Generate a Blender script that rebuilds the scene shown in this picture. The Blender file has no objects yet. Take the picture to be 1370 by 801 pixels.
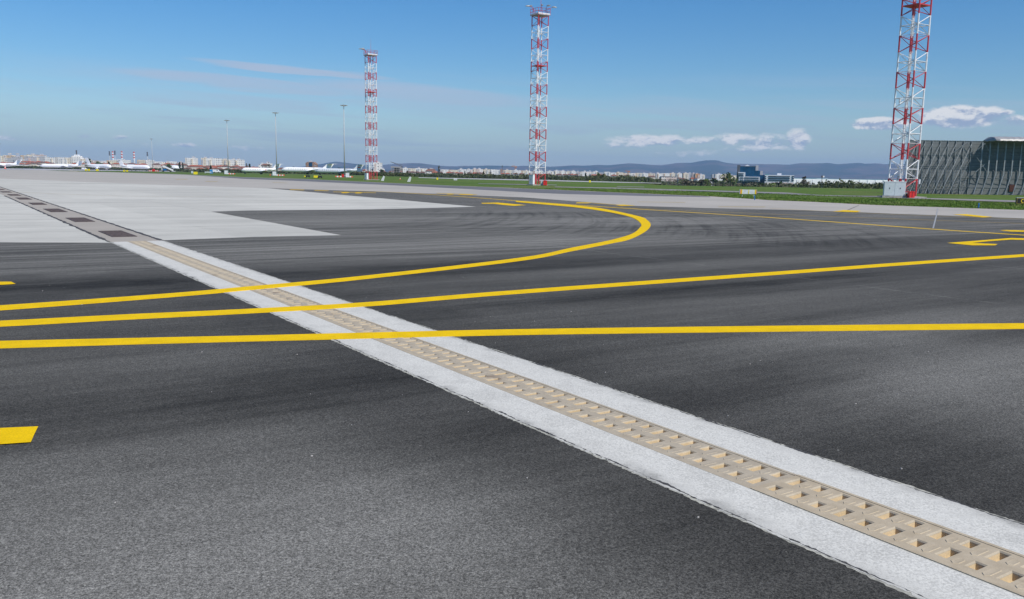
import bpy, bmesh, math, random
from mathutils import Vector, Matrix, noise as mnoise
from mathutils.geometry import tessellate_polygon
random.seed(7)
R = math.radians
scene = bpy.context.scene
C = scene.collection

# ------------------------------------------------------------------ camera, sky, sun, exposure
F, H, HOR, ROLL = 1154.0, 1.7, 233.8, 0.016          # photo pixels (1370 x 801), eye height in metres
PITCH = math.atan((400.5 - HOR) * math.cos(ROLL) / F)
cam = bpy.data.objects.new('camera', bpy.data.cameras.new('camera')); C.objects.link(cam)
cam.data.sensor_width = 36.0; cam.data.lens = F / 1370.0 * 36.0
cam.data.clip_start = 0.1; cam.data.clip_end = 60000
fwd = Vector((0, math.cos(PITCH), -math.sin(PITCH))); up = Vector((0, math.sin(PITCH), math.cos(PITCH))); rt = Vector((1, 0, 0))
m = Matrix((rt, up, -fwd)).transposed().to_4x4()
cam.matrix_world = Matrix.Translation((0, 0, H)) @ m @ Matrix.Rotation(ROLL, 4, 'Z')
scene.camera = cam

SUN_EL, SUN_AZ = R(47), R(135)       # azimuth clockwise from +Y: behind the camera, to the right
sun = bpy.data.objects.new('sun', bpy.data.lights.new('sun', 'SUN')); C.objects.link(sun)
sun.data.energy = 4.7; sun.data.angle = R(0.5); sun.data.color = (1.0, 0.94, 0.85)
sdir = Vector((math.sin(SUN_AZ) * math.cos(SUN_EL), math.cos(SUN_AZ) * math.cos(SUN_EL), math.sin(SUN_EL)))
sun.rotation_euler = sdir.to_track_quat('Z', 'Y').to_euler()
sun.location = sdir * 200
scene.view_settings.view_transform = 'Standard'; scene.view_settings.look = 'None'
scene.view_settings.exposure = 0.0; scene.view_settings.gamma = 1.0; scene.view_settings.use_curve_mapping = False

class NT:
    """small node-tree helper"""
    def __init__(s, nt): s.nt = nt; s.L = nt.links
    def n(s, t, **k):
        nd = s.nt.nodes.new(t)
        for a, b in k.items(): setattr(nd, a, b)
        return nd
    def put(s, sock, v):
        if hasattr(v, 'node'): s.L.new(v, sock)
        elif v is not None: sock.default_value = v
    def m(s, op, a, b=0.0, c=None, clamp=False):
        nd = s.n('ShaderNodeMath', operation=op, use_clamp=clamp)
        s.put(nd.inputs[0], a); s.put(nd.inputs[1], b)
        if c is not None: s.put(nd.inputs[2], c)
        return nd.outputs[0]
    def ss(s, x, lo, hi, a=0.0, b=1.0):
        nd = s.n('ShaderNodeMapRange', interpolation_type='SMOOTHSTEP')
        for i, v in enumerate((x, lo, hi, a, b)): s.put(nd.inputs[i], v)
        return nd.outputs[0]
    def lin(s, x, lo, hi, a=0.0, b=1.0):
        nd = s.n('ShaderNodeMapRange')
        for i, v in enumerate((x, lo, hi, a, b)): s.put(nd.inputs[i], v)
        return nd.outputs[0]
    def xyz(s, v):
        nd = s.n('ShaderNodeSeparateXYZ'); s.put(nd.inputs[0], v); return nd.outputs
    def cmb(s, x, y, z=0.0):
        nd = s.n('ShaderNodeCombineXYZ')
        s.put(nd.inputs[0], x); s.put(nd.inputs[1], y); s.put(nd.inputs[2], z); return nd.outputs[0]
    def noise(s, vec, scale, detail=4.0, rough=0.55, dist=0.0):
        nd = s.n('ShaderNodeTexNoise'); s.put(nd.inputs['Vector'], vec)
        nd.inputs['Scale'].default_value = scale; nd.inputs['Detail'].default_value = detail
        nd.inputs['Roughness'].default_value = rough; nd.inputs['Distortion'].default_value = dist
        return nd.outputs[0]
    def vor(s, vec, scale, out=0, feature='F1'):
        nd = s.n('ShaderNodeTexVoronoi', feature=feature); s.put(nd.inputs['Vector'], vec)
        nd.inputs['Scale'].default_value = scale; return nd.outputs[out]
    def mix(s, f, a, b, blend='MIX'):
        nd = s.n('ShaderNodeMix', data_type='RGBA', blend_type=blend)
        s.put(nd.inputs[0], f)
        s.put(nd.inputs[6], a if hasattr(a, 'node') else tuple(a) + (1.0,))
        s.put(nd.inputs[7], b if hasattr(b, 'node') else tuple(b) + (1.0,))
        return nd.outputs[2]
    def obj(s): return s.n('ShaderNodeTexCoord').outputs['Object']
    def bump(s, h, strength, dist):
        nd = s.n('ShaderNodeBump'); s.put(nd.inputs['Height'], h)
        nd.inputs['Strength'].default_value = strength; nd.inputs['Distance'].default_value = dist
        return nd.outputs[0]

# world: sky + far cirrus and cumulus as part of the sky
world = bpy.data.worlds.new('World'); scene.world = world; world.use_nodes = True
wt = world.node_tree; wt.nodes.clear(); w = NT(wt)
sky = w.n('ShaderNodeTexSky', sky_type='NISHITA', sun_disc=False)
sky.sun_elevation = SUN_EL; sky.sun_rotation = SUN_AZ; sky.altitude = 550
sky.air_density = 1.25; sky.dust_density = 0.12; sky.ozone_density = 5.0
bg = w.n('ShaderNodeBackground'); bg.inputs[1].default_value = 0.105
hs = w.n('ShaderNodeHueSaturation'); hs.inputs['Saturation'].default_value = 1.32; w.put(hs.inputs['Color'], sky.outputs[0])
w.put(bg.inputs[0], w.mix(1.0, hs.outputs[0], (0.76, 0.87, 1.0), 'MULTIPLY'))
gx, gy, gz = w.xyz(w.n('ShaderNodeTexCoord').outputs['Generated'])
az = w.m('ARCTAN2', gx, gy); el = w.m('ARCSINE', gz)
def deg(u, v): return (math.atan((u - 685) / F), ((222.8 + .016 * u) - v) / F)
# cumulus: (u, v, half width, half height, weight) in degrees of the sky dome given by where they sit over the horizon
cum = [(865, 189, 60, 9, .92), (940, 190, 60, 8, .74), (968, 187, 26, 9, .86), (1020, 194, 46, 13, .78), (1058, 190, 18, 14, .98), (985, 203, 60, 5, .58), (830, 195, 40, 6, .6), (905, 206, 60, 5, .5), (1165, 173, 38, 8, 1.3), (1266, 167, 50, 13, 1.5), (1345, 173, 30, 7, .85),
       (1328, 165, 10, 4, .9), (16, 190, 24, 5, .72), (118, 187, 12, 4, .72), (166, 189, 14, 4, .7), (180, 195, 24, 3, .6), (251, 197, 15, 3.5, .72), (330, 200, 40, 4, .6), (1150, 207, 30, 4, .55)]
mask = None; num = 0.0; den = 0.001
for (u, v, hw, hh, wt_) in cum:
    a, e = deg(u, v)
    dx = w.m('DIVIDE', w.m('SUBTRACT', az, a), hw * 1.25 / F); dy = w.m('DIVIDE', w.m('SUBTRACT', el, e), hh * 1.25 / F)
    q = w.m('MULTIPLY', w.m('SUBTRACT', 1.0, w.m('ADD', w.m('MULTIPLY', dx, dx), w.m('MULTIPLY', dy, dy)), clamp=True), wt_)
    mask = q if mask is None else w.m('MAXIMUM', mask, q)
    num = w.m('ADD', num, w.m('MULTIPLY', q, dy)); den = w.m('ADD', den, q)
def cn(off):
    return w.noise(w.cmb(w.m('MULTIPLY', az, 1.0), w.m('MULTIPLY', w.m('ADD', el, off), 1.9), 0.3), 42.0, 9.0, 0.64, 0.15)
n0 = cn(0.0); n1 = cn(0.006)
dens = w.ss(w.m('ADD', w.m('MULTIPLY', mask, 0.55), n0), 0.68, 1.0)
height = w.m('DIVIDE', num, den)
lit = w.ss(w.m('ADD', height, w.m('ADD', w.m('MULTIPLY', w.m('SUBTRACT', n0, 0.5), 2.2), w.m('MULTIPLY', w.m('SUBTRACT', n0, n1), 5.0))), -0.75, 0.55)
ccol = w.mix(lit, (0.34, 0.42, 0.58), (0.88, 0.87, 0.87))
bgc = w.n('ShaderNodeBackground'); w.put(bgc.inputs[0], ccol); bgc.inputs[1].default_value = 1.0
# cirrus sheets: long thin streaks that sag slightly to the right
tilt = w.m('ADD', el, w.m('MULTIPLY', az, 0.045))
sn_ = w.noise(w.cmb(w.m('MULTIPLY', az, 1.4), w.m('MULTIPLY', tilt, 21.0), 2.0), 2.6, 6.0, 0.55, 0.3)
sn2 = w.noise(w.cmb(w.m('MULTIPLY', az, 3.0), w.m('MULTIPLY', tilt, 60.0), 5.0), 2.0, 4.0, 0.6, 0.2)
band = w.m('MULTIPLY', w.ss(el, 0.012, 0.03), w.ss(el, 0.055, 0.125, 1.0, 0.0))
veil = w.m('MULTIPLY', w.ss(w.m('ADD', w.m('MULTIPLY', sn_, 0.8), w.m('MULTIPLY', sn2, 0.2)), 0.42, 0.66), band)
cir = None
for (u, v, hw, hh, wt_) in [(400, 103, 150, 6, .95), (330, 120, 190, 10, .9), (560, 130, 190, 16, .8), (260, 165, 180, 14, .35), (960, 158, 190, 8, .55), (700, 160, 260, 14, .45), (1180, 152, 150, 7, .35)]:
    a, e = deg(u, v)
    dx = w.m('DIVIDE', w.m('SUBTRACT', az, a), hw / F)
    ec = w.m('SUBTRACT', w.m('ADD', el, w.m('MULTIPLY', w.m('SUBTRACT', az, a), 0.055)), e)
    dy = w.m('DIVIDE', w.m('ADD', ec, w.m('MULTIPLY', w.m('SUBTRACT', sn2, 0.5), 0.012)), hh / F)
    q = w.m('SUBTRACT', 1.0, w.m('ADD', w.m('MULTIPLY', dx, dx), w.m('MULTIPLY', dy, dy)), clamp=True)
    q = w.m('MULTIPLY', w.ss(q, 0.0, 0.8), wt_)
    cir = q if cir is None else w.m('MAXIMUM', cir, q)
cir = w.m('MULTIPLY', cir, w.ss(sn2, 0.25, 0.7, 0.65, 1.0))
thin = w.m('MULTIPLY', w.m('MAXIMUM', cir, w.m('MULTIPLY', veil, 0.75)), 0.85)
thin = w.m('MAXIMUM', thin, w.ss(el, -0.02, 0.10, 0.62, 0.0))
bgt = w.n('ShaderNodeBackground'); w.put(bgt.inputs[0], w.mix(w.ss(el, 0.025, 0.10), (0.335, 0.435, 0.59), (0.47, 0.54, 0.68))); bgt.inputs[1].default_value = 1.0
mx1 = w.n('ShaderNodeMixShader'); w.put(mx1.inputs[0], thin); w.L.new(bg.outputs[0], mx1.inputs[1]); w.L.new(bgt.outputs[0], mx1.inputs[2])
mx2 = w.n('ShaderNodeMixShader'); w.put(mx2.inputs[0], w.m('MULTIPLY', dens, 0.92)); w.L.new(mx1.outputs[0], mx2.inputs[1]); w.L.new(bgc.outputs[0], mx2.inputs[2])
wo = w.n('ShaderNodeOutputWorld'); w.L.new(mx2.outputs[0], wo.inputs[0])

# ------------------------------------------------------------------ survey helpers: sight line -> place on the ground
def ray(u, v):
    dx, dy = u - 685, -(v - 400.5); c, s = math.cos(ROLL), math.sin(ROLL)
    x, y = c * dx - s * dy, s * dx + c * dy
    return Vector((x, F * math.cos(PITCH) + y * math.sin(PITCH), -F * math.sin(PITCH) + y * math.cos(PITCH)))
def at(u, v, z=0.0):
    d = ray(u, v); t = (z - H) / d.z
    return Vector((d.x * t, d.y * t, z))
def hor(u): return 222.8 + 0.016 * u
def far(u, Y):                       # ground place at depth Y below sight line u
    d = ray(u, hor(u)); return Vector((d.x / d.y * Y, Y, 0.0))
def top(u, v, Y):                    # height of what is seen at (u, v) if it stands at depth Y
    d = ray(u, v); return H + d.z / d.y * Y
def sstep(a, b, x):
    t = max(0.0, min(1.0, (x - a) / (b - a))); return t * t * (3 - 2 * t)
def terrain(x, y):
    k = sstep(.15, .21, x / max(y, 1.0)) * sstep(190 , 330, y)
    z = -0.03 - 8.0 * k
    if -60 < x < 45 and y < 45: z = -0.5
    return z

# ------------------------------------------------------------------ mesh helpers
class MB:
    def __init__(s): s.v = []; s.f = []; s.mi = []; s.k = 0
    def add(s, vs, fs):
        o = len(s.v); s.v += [tuple(p) for p in vs]; s.f += [tuple(i + o for i in f) for f in fs]; s.mi += [s.k] * len(fs); return s
    def box(s, c, d, rz=0.0, M=None):
        x, y, z = d[0] / 2, d[1] / 2, d[2] / 2; cs, sn = math.cos(rz), math.sin(rz)
        vs = []
        for a in (-x, x):
            for b in (-y, y):
                for e in (-z, z): vs.append((c[0] + a * cs - b * sn, c[1] + a * sn + b * cs, c[2] + e))
        if M: vs = [M @ Vector(p) for p in vs]
        return s.add(vs, [(0, 1, 3, 2), (4, 6, 7, 5), (0, 4, 5, 1), (2, 3, 7, 6), (0, 2, 6, 4), (1, 5, 7, 3)])
    def tube(s, a, b, r, r2=None, n=6, cap=True):
        a, b = Vector(a), Vector(b); r2 = r if r2 is None else r2
        d = (b - a).normalized(); q = Vector((0, 0, 1)) if abs(d.z) < .9 else Vector((1, 0, 0))
        e1 = d.cross(q).normalized(); e2 = d.cross(e1)
        vs = []
        for (p, rr) in ((a, r), (b, r2)):
            for i in range(n):
                t = 2 * math.pi * i / n; vs.append(p + e1 * (rr * math.cos(t)) + e2 * (rr * math.sin(t)))
        fs = [(i, (i + 1) % n, n + (i + 1) % n, n + i) for i in range(n)]
        if cap: fs += [tuple(range(n - 1, -1, -1)), tuple(range(n, 2 * n))]
        return s.add(vs, fs)
    def rings(s, rings, cap=True):
        n = len(rings[0]); vs = [p for r in rings for p in r]; fs = []
        for k in range(len(rings) - 1):
            for i in range(n): fs.append((k * n + i, k * n + (i + 1) % n, (k + 1) * n + (i + 1) % n, (k + 1) * n + i))
        if cap: fs += [tuple(range(n - 1, -1, -1)), tuple(range((len(rings) - 1) * n, len(rings) * n))]
        return s.add(vs, fs)
    def prism(s, poly, z0, z1):
        n = len(poly); vs = [(p[0], p[1], z0) for p in poly] + [(p[0], p[1], z1) for p in poly]
        return s.add(vs, [tuple(range(n - 1, -1, -1)), tuple(range(n, 2 * n))] + [(i, (i + 1) % n, n + (i + 1) % n, n + i) for i in range(n)])
    def build(s, name, mats, parent=None, smooth=False):
        me = bpy.data.meshes.new(name); me.from_pydata(s.v, [], s.f); me.update()
        ms = mats if isinstance(mats, (list, tuple)) else [mats]
        for m_ in ms: me.materials.append(m_)
        if len(ms) > 1: me.polygons.foreach_set('material_index', s.mi)
        if smooth:
            me.polygons.foreach_set('use_smooth', [True] * len(me.polygons))
        bm = bmesh.new(); bm.from_mesh(me); bmesh.ops.recalc_face_normals(bm, faces=bm.faces); bm.to_mesh(me); bm.free()
        o = bpy.data.objects.new(name, me); C.objects.link(o)
        if parent: o.parent = parent
        return o
def tag(o, label=None, cat=None, group=None, kind=None):
    if label: o['label'] = label
    if cat: o['category'] = cat
    if group: o['group'] = group
    if kind: o['kind'] = kind
    return o
def empty(name, loc, rz=0.0, label=None, cat=None, group=None):
    o = bpy.data.objects.new(name, None); C.objects.link(o); o.location = loc; o.rotation_euler = (0, 0, rz)
    o.empty_display_size = 0.5
    return tag(o, label, cat, group)
def children(o): return [c for c in C.objects if c.parent == o]
def copy_tree(o, kids=None):
    r = o.copy(); C.objects.link(r)
    for ch in (kids if kids is not None else children(o)):
        c = ch.copy(); C.objects.link(c); c.parent = r
        for g_ in children(ch):
            d = g_.copy(); C.objects.link(d); d.parent = c
    return r
ORD = ['leftmost', 'second', 'third', 'fourth', 'fifth', 'sixth', 'seventh', 'eighth', 'ninth', 'tenth', 'eleventh', 'twelfth', 'thirteenth', 'fourteenth', 'fifteenth',
       'sixteenth', 'seventeenth', 'eighteenth', 'nineteenth', 'twentieth', 'twenty-first', 'twenty-second', 'twenty-third', 'twenty-fourth', 'twenty-fifth', 'twenty-sixth', 'twenty-seventh', 'twenty-eighth', 'twenty-ninth', 'thirtieth']

# ------------------------------------------------------------------ materials
def pbr(name, col, rough=0.6, metal=0.0, var=0.0, scale=4.0, bump=0.0, bscale=30.0, spec=0.5):
    m_ = bpy.data.materials.new(name); m_.use_nodes = True; t = NT(m_.node_tree); b = t.nt.nodes['Principled BSDF']
    b.inputs['Roughness'].default_value = rough; b.inputs['Metallic'].default_value = metal
    b.inputs['Specular IOR Level'].default_value = spec
    v = t.obj()
    if var:
        nz = t.noise(v, scale, 5.0, 0.6)
        c = t.mix(t.ss(nz, 0.3, 0.7), [x * (1 - var) for x in col], [min(1, x * (1 + var)) for x in col])
        t.put(b.inputs['Base Color'], c)
    else: b.inputs['Base Color'].default_value = (*col, 1)
    if bump: t.put(b.inputs['Normal'], t.bump(t.noise(v, bscale, 3.0, 0.6), bump, 0.01))
    return m_
SD = Vector((-0.5526, 0.8335)); ND = Vector((0.8335, 0.5526)); O0 = Vector((4.6, 0.0))      # drain line: along, across
def sn(s_, n_, z=0.0): p = O0 + SD * s_ + ND * n_; return Vector((p.x, p.y, z))
def snnodes(t):
    x, y, z = t.xyz(t.obj()); x = t.m('SUBTRACT', x, 4.6)
    s_ = t.m('ADD', t.m('MULTIPLY', x, SD.x), t.m('MULTIPLY', y, SD.y))
    n_ = t.m('ADD', t.m('MULTIPLY', x, ND.x), t.m('MULTIPLY', y, ND.y))
    return s_, n_, t.m('ADD', x, 4.6), y

def asphalt_mat():
    m_ = bpy.data.materials.new('asphalt'); m_.use_nodes = True; t = NT(m_.node_tree); b = t.nt.nodes['Principled BSDF']
    v = t.obj(); s_, n_, x, y = snnodes(t)
    # dusty wear streaks run across the drain, the way the aircraft turn in
    st = t.noise(t.cmb(t.m('MULTIPLY', s_, 1.0), t.m('MULTIPLY', n_, 0.075), 1.0), 1.05, 6.0, 0.62, 0.3)
    st2 = t.noise(t.cmb(t.m('MULTIPLY', s_, 3.2), t.m('MULTIPLY', n_, 0.10), 4.0), 1.3, 4.0, 0.6, 0.2)
    big = t.noise(v, 0.11, 4.0, 0.6, 0.5)
    mid = t.noise(v, 0.75, 5.0, 0.65)
    val = t.m('ADD', t.m('MULTIPLY', t.m('SUBTRACT', st, 0.5), 0.11), 0.076)
    val = t.m('ADD', val, t.m('MULTIPLY', t.m('SUBTRACT', big, 0.5), 0.045))
    val = t.m('ADD', val, t.m('MULTIPLY', t.m('SUBTRACT', mid, 0.5), 0.022))
    st3 = t.noise(t.cmb(t.m('MULTIPLY', s_, 6.0), t.m('MULTIPLY', n_, 0.45), 7.0), 1.6, 5.0, 0.65, 0.15)
    m3 = t.noise(v, 4.5, 5.0, 0.7)
    val = t.m('ADD', val, t.m('ADD', t.m('MULTIPLY', t.m('SUBTRACT', st3, 0.5), 0.055), t.m('MULTIPLY', t.m('SUBTRACT', m3, 0.5), 0.022)))
    # older greyer lane beyond s = 18 m with strong streaks
    old = t.ss(t.m('ADD', s_, t.m('MULTIPLY', t.m('SUBTRACT', mid, 0.5), 0.7)), 17.8, 18.5)
    val = t.m('ADD', val, t.m('MULTIPLY', old, t.m('ADD', 0.034, t.m('MULTIPLY', t.m('SUBTRACT', st2, 0.45), 0.30))))
    # dust and fine chippings lying in wide patches
    def blob(bs, bn, rs, rn, lo=0.0, hi=1.0):
        a = t.m('DIVIDE', t.m('SUBTRACT', s_, bs), rs); c = t.m('DIVIDE', t.m('SUBTRACT', n_, bn), rn)
        d = t.m('ADD', t.m('ADD', t.m('MULTIPLY', a, a), t.m('MULTIPLY', c, c)), t.m('MULTIPLY', t.m('SUBTRACT', mid, 0.5), 0.9))
        return t.ss(d, lo, hi, 1.0, 0.0)
    for (bs, bn, rs, rn, am) in [(5.7, -3.3, 2.9, 2.6, .092), (5.9, 4.2, 2.5, 2.7, .075), (8.4, 5.8, .9, 4.0, .045), (9.0, -1.2, 1.3, 1.6, -.015), (10.6, -2.6, .5, 3.4, .022),
                                 (14.6, 9, 1.0, 8, .030), (10.2, 7, 1.0, 5, .022), (16.0, 3.5, 1.6, 7, -.032), (16.2, -3, 1.6, 3, -.025), (21.0, 6, 1.6, 9, .045), (28, 18, 4, 9, .05), (32, 9, 3, 9, .035), (12.0, 6.0, .45, 6, -.02)]:
        val = t.m('ADD', val, t.m('MULTIPLY', blob(bs, bn, rs, rn), am))
    near = t.m('MULTIPLY', t.ss(t.m('ADD', t.m('ABSOLUTE', t.m('SUBTRACT', n_, 0.015)), t.m('MULTIPLY', t.m('SUBTRACT', mid, 0.5), 1.2)), 0.7, 2.0, 1.0, 0.0), t.ss(s_, 12, 17, 1.0, 0.0))
    val = t.m('MULTIPLY', val, t.m('SUBTRACT', 1.0, t.m('MULTIPLY', near, 0.25)))
    # tyre scrub arcs round the turn centre
    rx = t.m('ADD', x, 39.0); ry = t.m('SUBTRACT', y, 37.5)
    rad = t.m('SQRT', t.m('ADD', t.m('MULTIPLY', rx, rx), t.m('MULTIPLY', ry, ry)))
    ang = t.m('ARCTAN2', ry, rx)
    an = t.noise(t.cmb(rad, t.m('MULTIPLY', ang, 1.5), 0.0), 2.6, 4.0, 0.7)
    am = t.m('MULTIPLY', t.m('MULTIPLY', t.ss(ang, -0.36, -0.22), t.ss(ang, 0.03, 0.14, 1.0, 0.0)), t.m('MULTIPLY', t.ss(rad, 33, 38), t.ss(rad, 50, 54, 1.0, 0.0)))
    val = t.m('SUBTRACT', val, t.m('MULTIPLY', am, t.m('MULTIPLY', t.ss(an, 0.44, 0.66), 0.048)))
    # lane seams along the drain direction and one across
    wob = t.m('MULTIPLY', t.m('SUBTRACT', t.noise(v, 0.35, 2.0), 0.5), 0.35)
    seam = None
    for c0, s0 in ((8.62, 0.0), (14.2, 8.0), (-7.4, 0.0)):
        q = t.ss(t.m('ABSOLUTE', t.m('SUBTRACT', t.m('ADD', n_, wob), c0)), 0.012, 0.05, 1.0, 0.0)
        seam = q if seam is None else t.m('MAXIMUM', seam, q)
    seam = t.m('MULTIPLY', seam, t.ss(t.noise(v, 2.3, 3.0), 0.35, 0.6))
    val = t.m('ADD', val, t.m('MULTIPLY', seam, 0.05))
    # aggregate
    ag = t.noise(v, 75.0, 3.0, 0.75); pit = t.vor(v, 62.0)
    g1 = t.noise(v, 24.0, 3.0, 0.7)
    k = t.m('MULTIPLY', t.ss(ag, 0.34, 0.66, 0.74, 1.26), t.ss(pit, 0.16, 0.62, 0.76, 1.18))
    ag2 = t.noise(v, 170.0, 2.0, 0.8)
    k = t.m('MULTIPLY', k, t.m('MULTIPLY', t.ss(g1, 0.3, 0.7, 0.86, 1.14), t.ss(ag2, 0.33, 0.67, 0.45, 1.55)))
    chips = t.ss(t.noise(v, 19.0, 2.0, 0.5), 0.75, 0.80)
    val = t.m('MAXIMUM', val, 0.022)
    val = t.m('ADD', t.m('MULTIPLY', val, k), t.m('MULTIPLY', chips, 0.10))
    col = t.n('ShaderNodeMix', data_type='RGBA', blend_type='MULTIPLY'); col.inputs[0].default_value = 1.0
    t.put(col.inputs[6], t.cmb(val, val, val)); col.inputs[7].default_value = (0.97, 0.945, 0.85, 1)
    t.put(b.inputs['Base Color'], col.outputs[2])
    b.inputs['Roughness'].default_value = 0.9; b.inputs['Specular IOR Level'].default_value = 0.1
    hgt = t.m('ADD', t.m('MULTIPLY', ag, 0.6), t.m('MULTIPLY', pit, 0.7))
    t.put(b.inputs['Normal'], t.bump(hgt, 0.6, 0.005))
    return m_

def concrete_mat(name, base, pink=0.0, joints=True, stain=0.3, streak=True, fine=1.0):
    m_ = bpy.data.materials.new(name); m_.use_nodes = True; t = NT(m_.node_tree); b = t.nt.nodes['Principled BSDF']
    v = t.obj(); s_, n_, x, y = snnodes(t)
    st = t.noise(t.cmb(t.m('MULTIPLY', s_, .55), t.m('MULTIPLY', n_, 0.05), 1.0), 1.0, 5.0, 0.6, 0.3)
    big = t.noise(v, 0.07, 5.0, 0.6, 0.4); mid = t.noise(v, 0.9, 6.0, 0.65); fi = t.noise(v, 45.0, 3.0, 0.7)
    k = t.m('ADD', 1.0, t.m('MULTIPLY', t.m('SUBTRACT', big, 0.5), 0.5 * stain * 2))
    k = t.m('ADD', k, t.m('MULTIPLY', t.m('SUBTRACT', mid, 0.5), 0.6 * stain))
    if streak: k = t.m('ADD', k, t.m('MULTIPLY', t.m('SUBTRACT', st, 0.5), 0.9 * stain))
    k = t.m('MULTIPLY', k, t.ss(fi, 0.3, 0.7, 1 - .10 * fine, 1 + .08 * fine))
    if joints:
        slab = t.n('ShaderNodeTexWhiteNoise'); t.put(slab.inputs[0], t.cmb(t.m('FLOOR', t.m('DIVIDE', t.m('ADD', s_, 296.7), 7.5)), t.m('FLOOR', t.m('DIVIDE', t.m('ADD', n_, 297.45), 6.0)), 2.0))
        k = t.m('MULTIPLY', k, t.ss(slab.outputs[0], 0.0, 1.0, 0.955, 1.03))
        j = None
        for q, per in ((s_, 7.5), (n_, 6.0)):
            fr = t.m('ABSOLUTE', t.m('SUBTRACT', t.m('FRACT', t.m('DIVIDE', t.m('ADD', q, 300.45), per)), 0.5))
            e = t.ss(fr, 0.5 - .035 / per, 0.5 - .015 / per); j = e if j is None else t.m('MAXIMUM', j, e)
        k = t.m('MULTIPLY', k, t.m('SUBTRACT', 1.0, t.m('MULTIPLY', j, 0.22)))
        dk = t.ss(t.noise(t.cmb(t.m('MULTIPLY', s_, 1.6), t.m('MULTIPLY', n_, .25), 3.0), 0.9, 5.0, 0.75), 0.58, 0.74)
        k = t.m('MULTIPLY', k, t.m('SUBTRACT', 1.0, t.m('MULTIPLY', dk, 0.35)))
        sc_ = t.ss(t.noise(t.cmb(t.m('MULTIPLY', s_, 5.0), t.m('MULTIPLY', n_, .7), 9.0), 0.8, 5.0, 0.75), 0.62, 0.72)
        k = t.m('MULTIPLY', k, t.m('SUBTRACT', 1.0, t.m('MULTIPLY', sc_, 0.18)))
    col = t.n('ShaderNodeMix', data_type='RGBA', blend_type='MULTIPLY'); col.inputs[0].default_value = 1.0
    t.put(col.inputs[6], t.cmb(k, k, k)); col.inputs[7].default_value = (*base, 1)
    t.put(b.inputs['Base Color'], col.outputs[2]); b.inputs['Roughness'].default_value = 0.9; b.inputs['Specular IOR Level'].default_value = 0.25
    t.put(b.inputs['Normal'], t.bump(fi, 0.25, 0.003))
    return m_

def white_strip_mat():
    m_ = bpy.data.materials.new('fresh_concrete'); m_.use_nodes = True; t = NT(m_.node_tree); b = t.nt.nodes['Principled BSDF']
    v = t.obj(); s_, n_, x, y = snnodes(t)
    mid = t.noise(v, 3.0, 6.0, 0.65); sp = t.noise(v, 95.0, 3.0, 0.7); pits = t.vor(v, 26.0); g1 = t.noise(v, 1.1, 4.0, .6)
    k = t.m('ADD', 1.0, t.m('MULTIPLY', t.m('SUBTRACT', mid, 0.5), 0.55))
    k = t.m('MULTIPLY', k, t.ss(sp, 0.32, 0.68, 0.74, 1.16))
    # bitumen splashes towards the outer edges
    ed = t.ss(t.m('ABSOLUTE', t.m('SUBTRACT', n_, 0.015)), 0.40, 0.60)
    sm = t.ss(t.m('ADD', t.m('MULTIPLY', ed, 0.11), t.m('ADD', t.m('MULTIPLY', sp, .45), t.m('MULTIPLY', mid, 0.55))), 0.57, 0.70)
    k = t.m('MULTIPLY', k, t.m('SUBTRACT', 1.0, t.m('MULTIPLY', sm, 0.5)))
    bug = t.m('MULTIPLY', t.ss(pits, 0.05, 0.10, 1.0, 0.0), t.ss(g1, 0.52, 0.6))
    k = t.m('MULTIPLY', k, t.m('SUBTRACT', 1.0, t.m('MULTIPLY', bug, 0.45)))
    col = t.n('ShaderNodeMix', data_type='RGBA', blend_type='MULTIPLY'); col.inputs[0].default_value = 1.0
    t.put(col.inputs[6], t.cmb(k, k, k)); col.inputs[7].default_value = (.595, .583, .525, 1)
    t.put(b.inputs['Base Color'], col.outputs[2]); b.inputs['Roughness'].default_value = 0.85; b.inputs['Specular IOR Level'].default_value = 0.25
    t.put(b.inputs['Normal'], t.bump(t.m('ADD', sp, t.m('MULTIPLY', t.noise(v, 7.0, 5.0), 3.0)), 0.30, 0.004))
    return m_

def paint_mat(name, col, worn=0.12):
    m_ = bpy.data.materials.new(name); m_.use_nodes = True; t = NT(m_.node_tree); b = t.nt.nodes['Principled BSDF']
    v = t.obj(); fi = t.noise(v, 80.0, 3.0, 0.7); mid = t.noise(v, 4.0, 5.0, 0.65); g = t.noise(v, 0.8, 3.0)
    k = t.ss(mid, 0.25, 0.75, 1 - worn, 1 + worn * .4); k = t.m('MULTIPLY', k, t.ss(fi, 0.28, 0.6, 0.82, 1.04))
    cc = t.n('ShaderNodeMix', data_type='RGBA', blend_type='MULTIPLY'); cc.inputs[0].default_value = 1.0
    t.put(cc.inputs[6], t.cmb(k, k, k)); cc.inputs[7].default_value = (*col, 1)
    c2 = t.mix(t.m('MULTIPLY', t.ss(t.m('ADD', t.m('MULTIPLY', g, .5), t.m('MULTIPLY', fi, .5)), 0.60, 0.74), worn * 4, clamp=True), cc.outputs[2], (.11, .085, .04))
    t.put(b.inputs['Base Color'], c2); b.inputs['Roughness'].default_value = 0.8; b.inputs['Specular IOR Level'].default_value = 0.08
    t.put(b.inputs['Normal'], t.bump(fi, 0.35, 0.003))
    return m_

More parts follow.
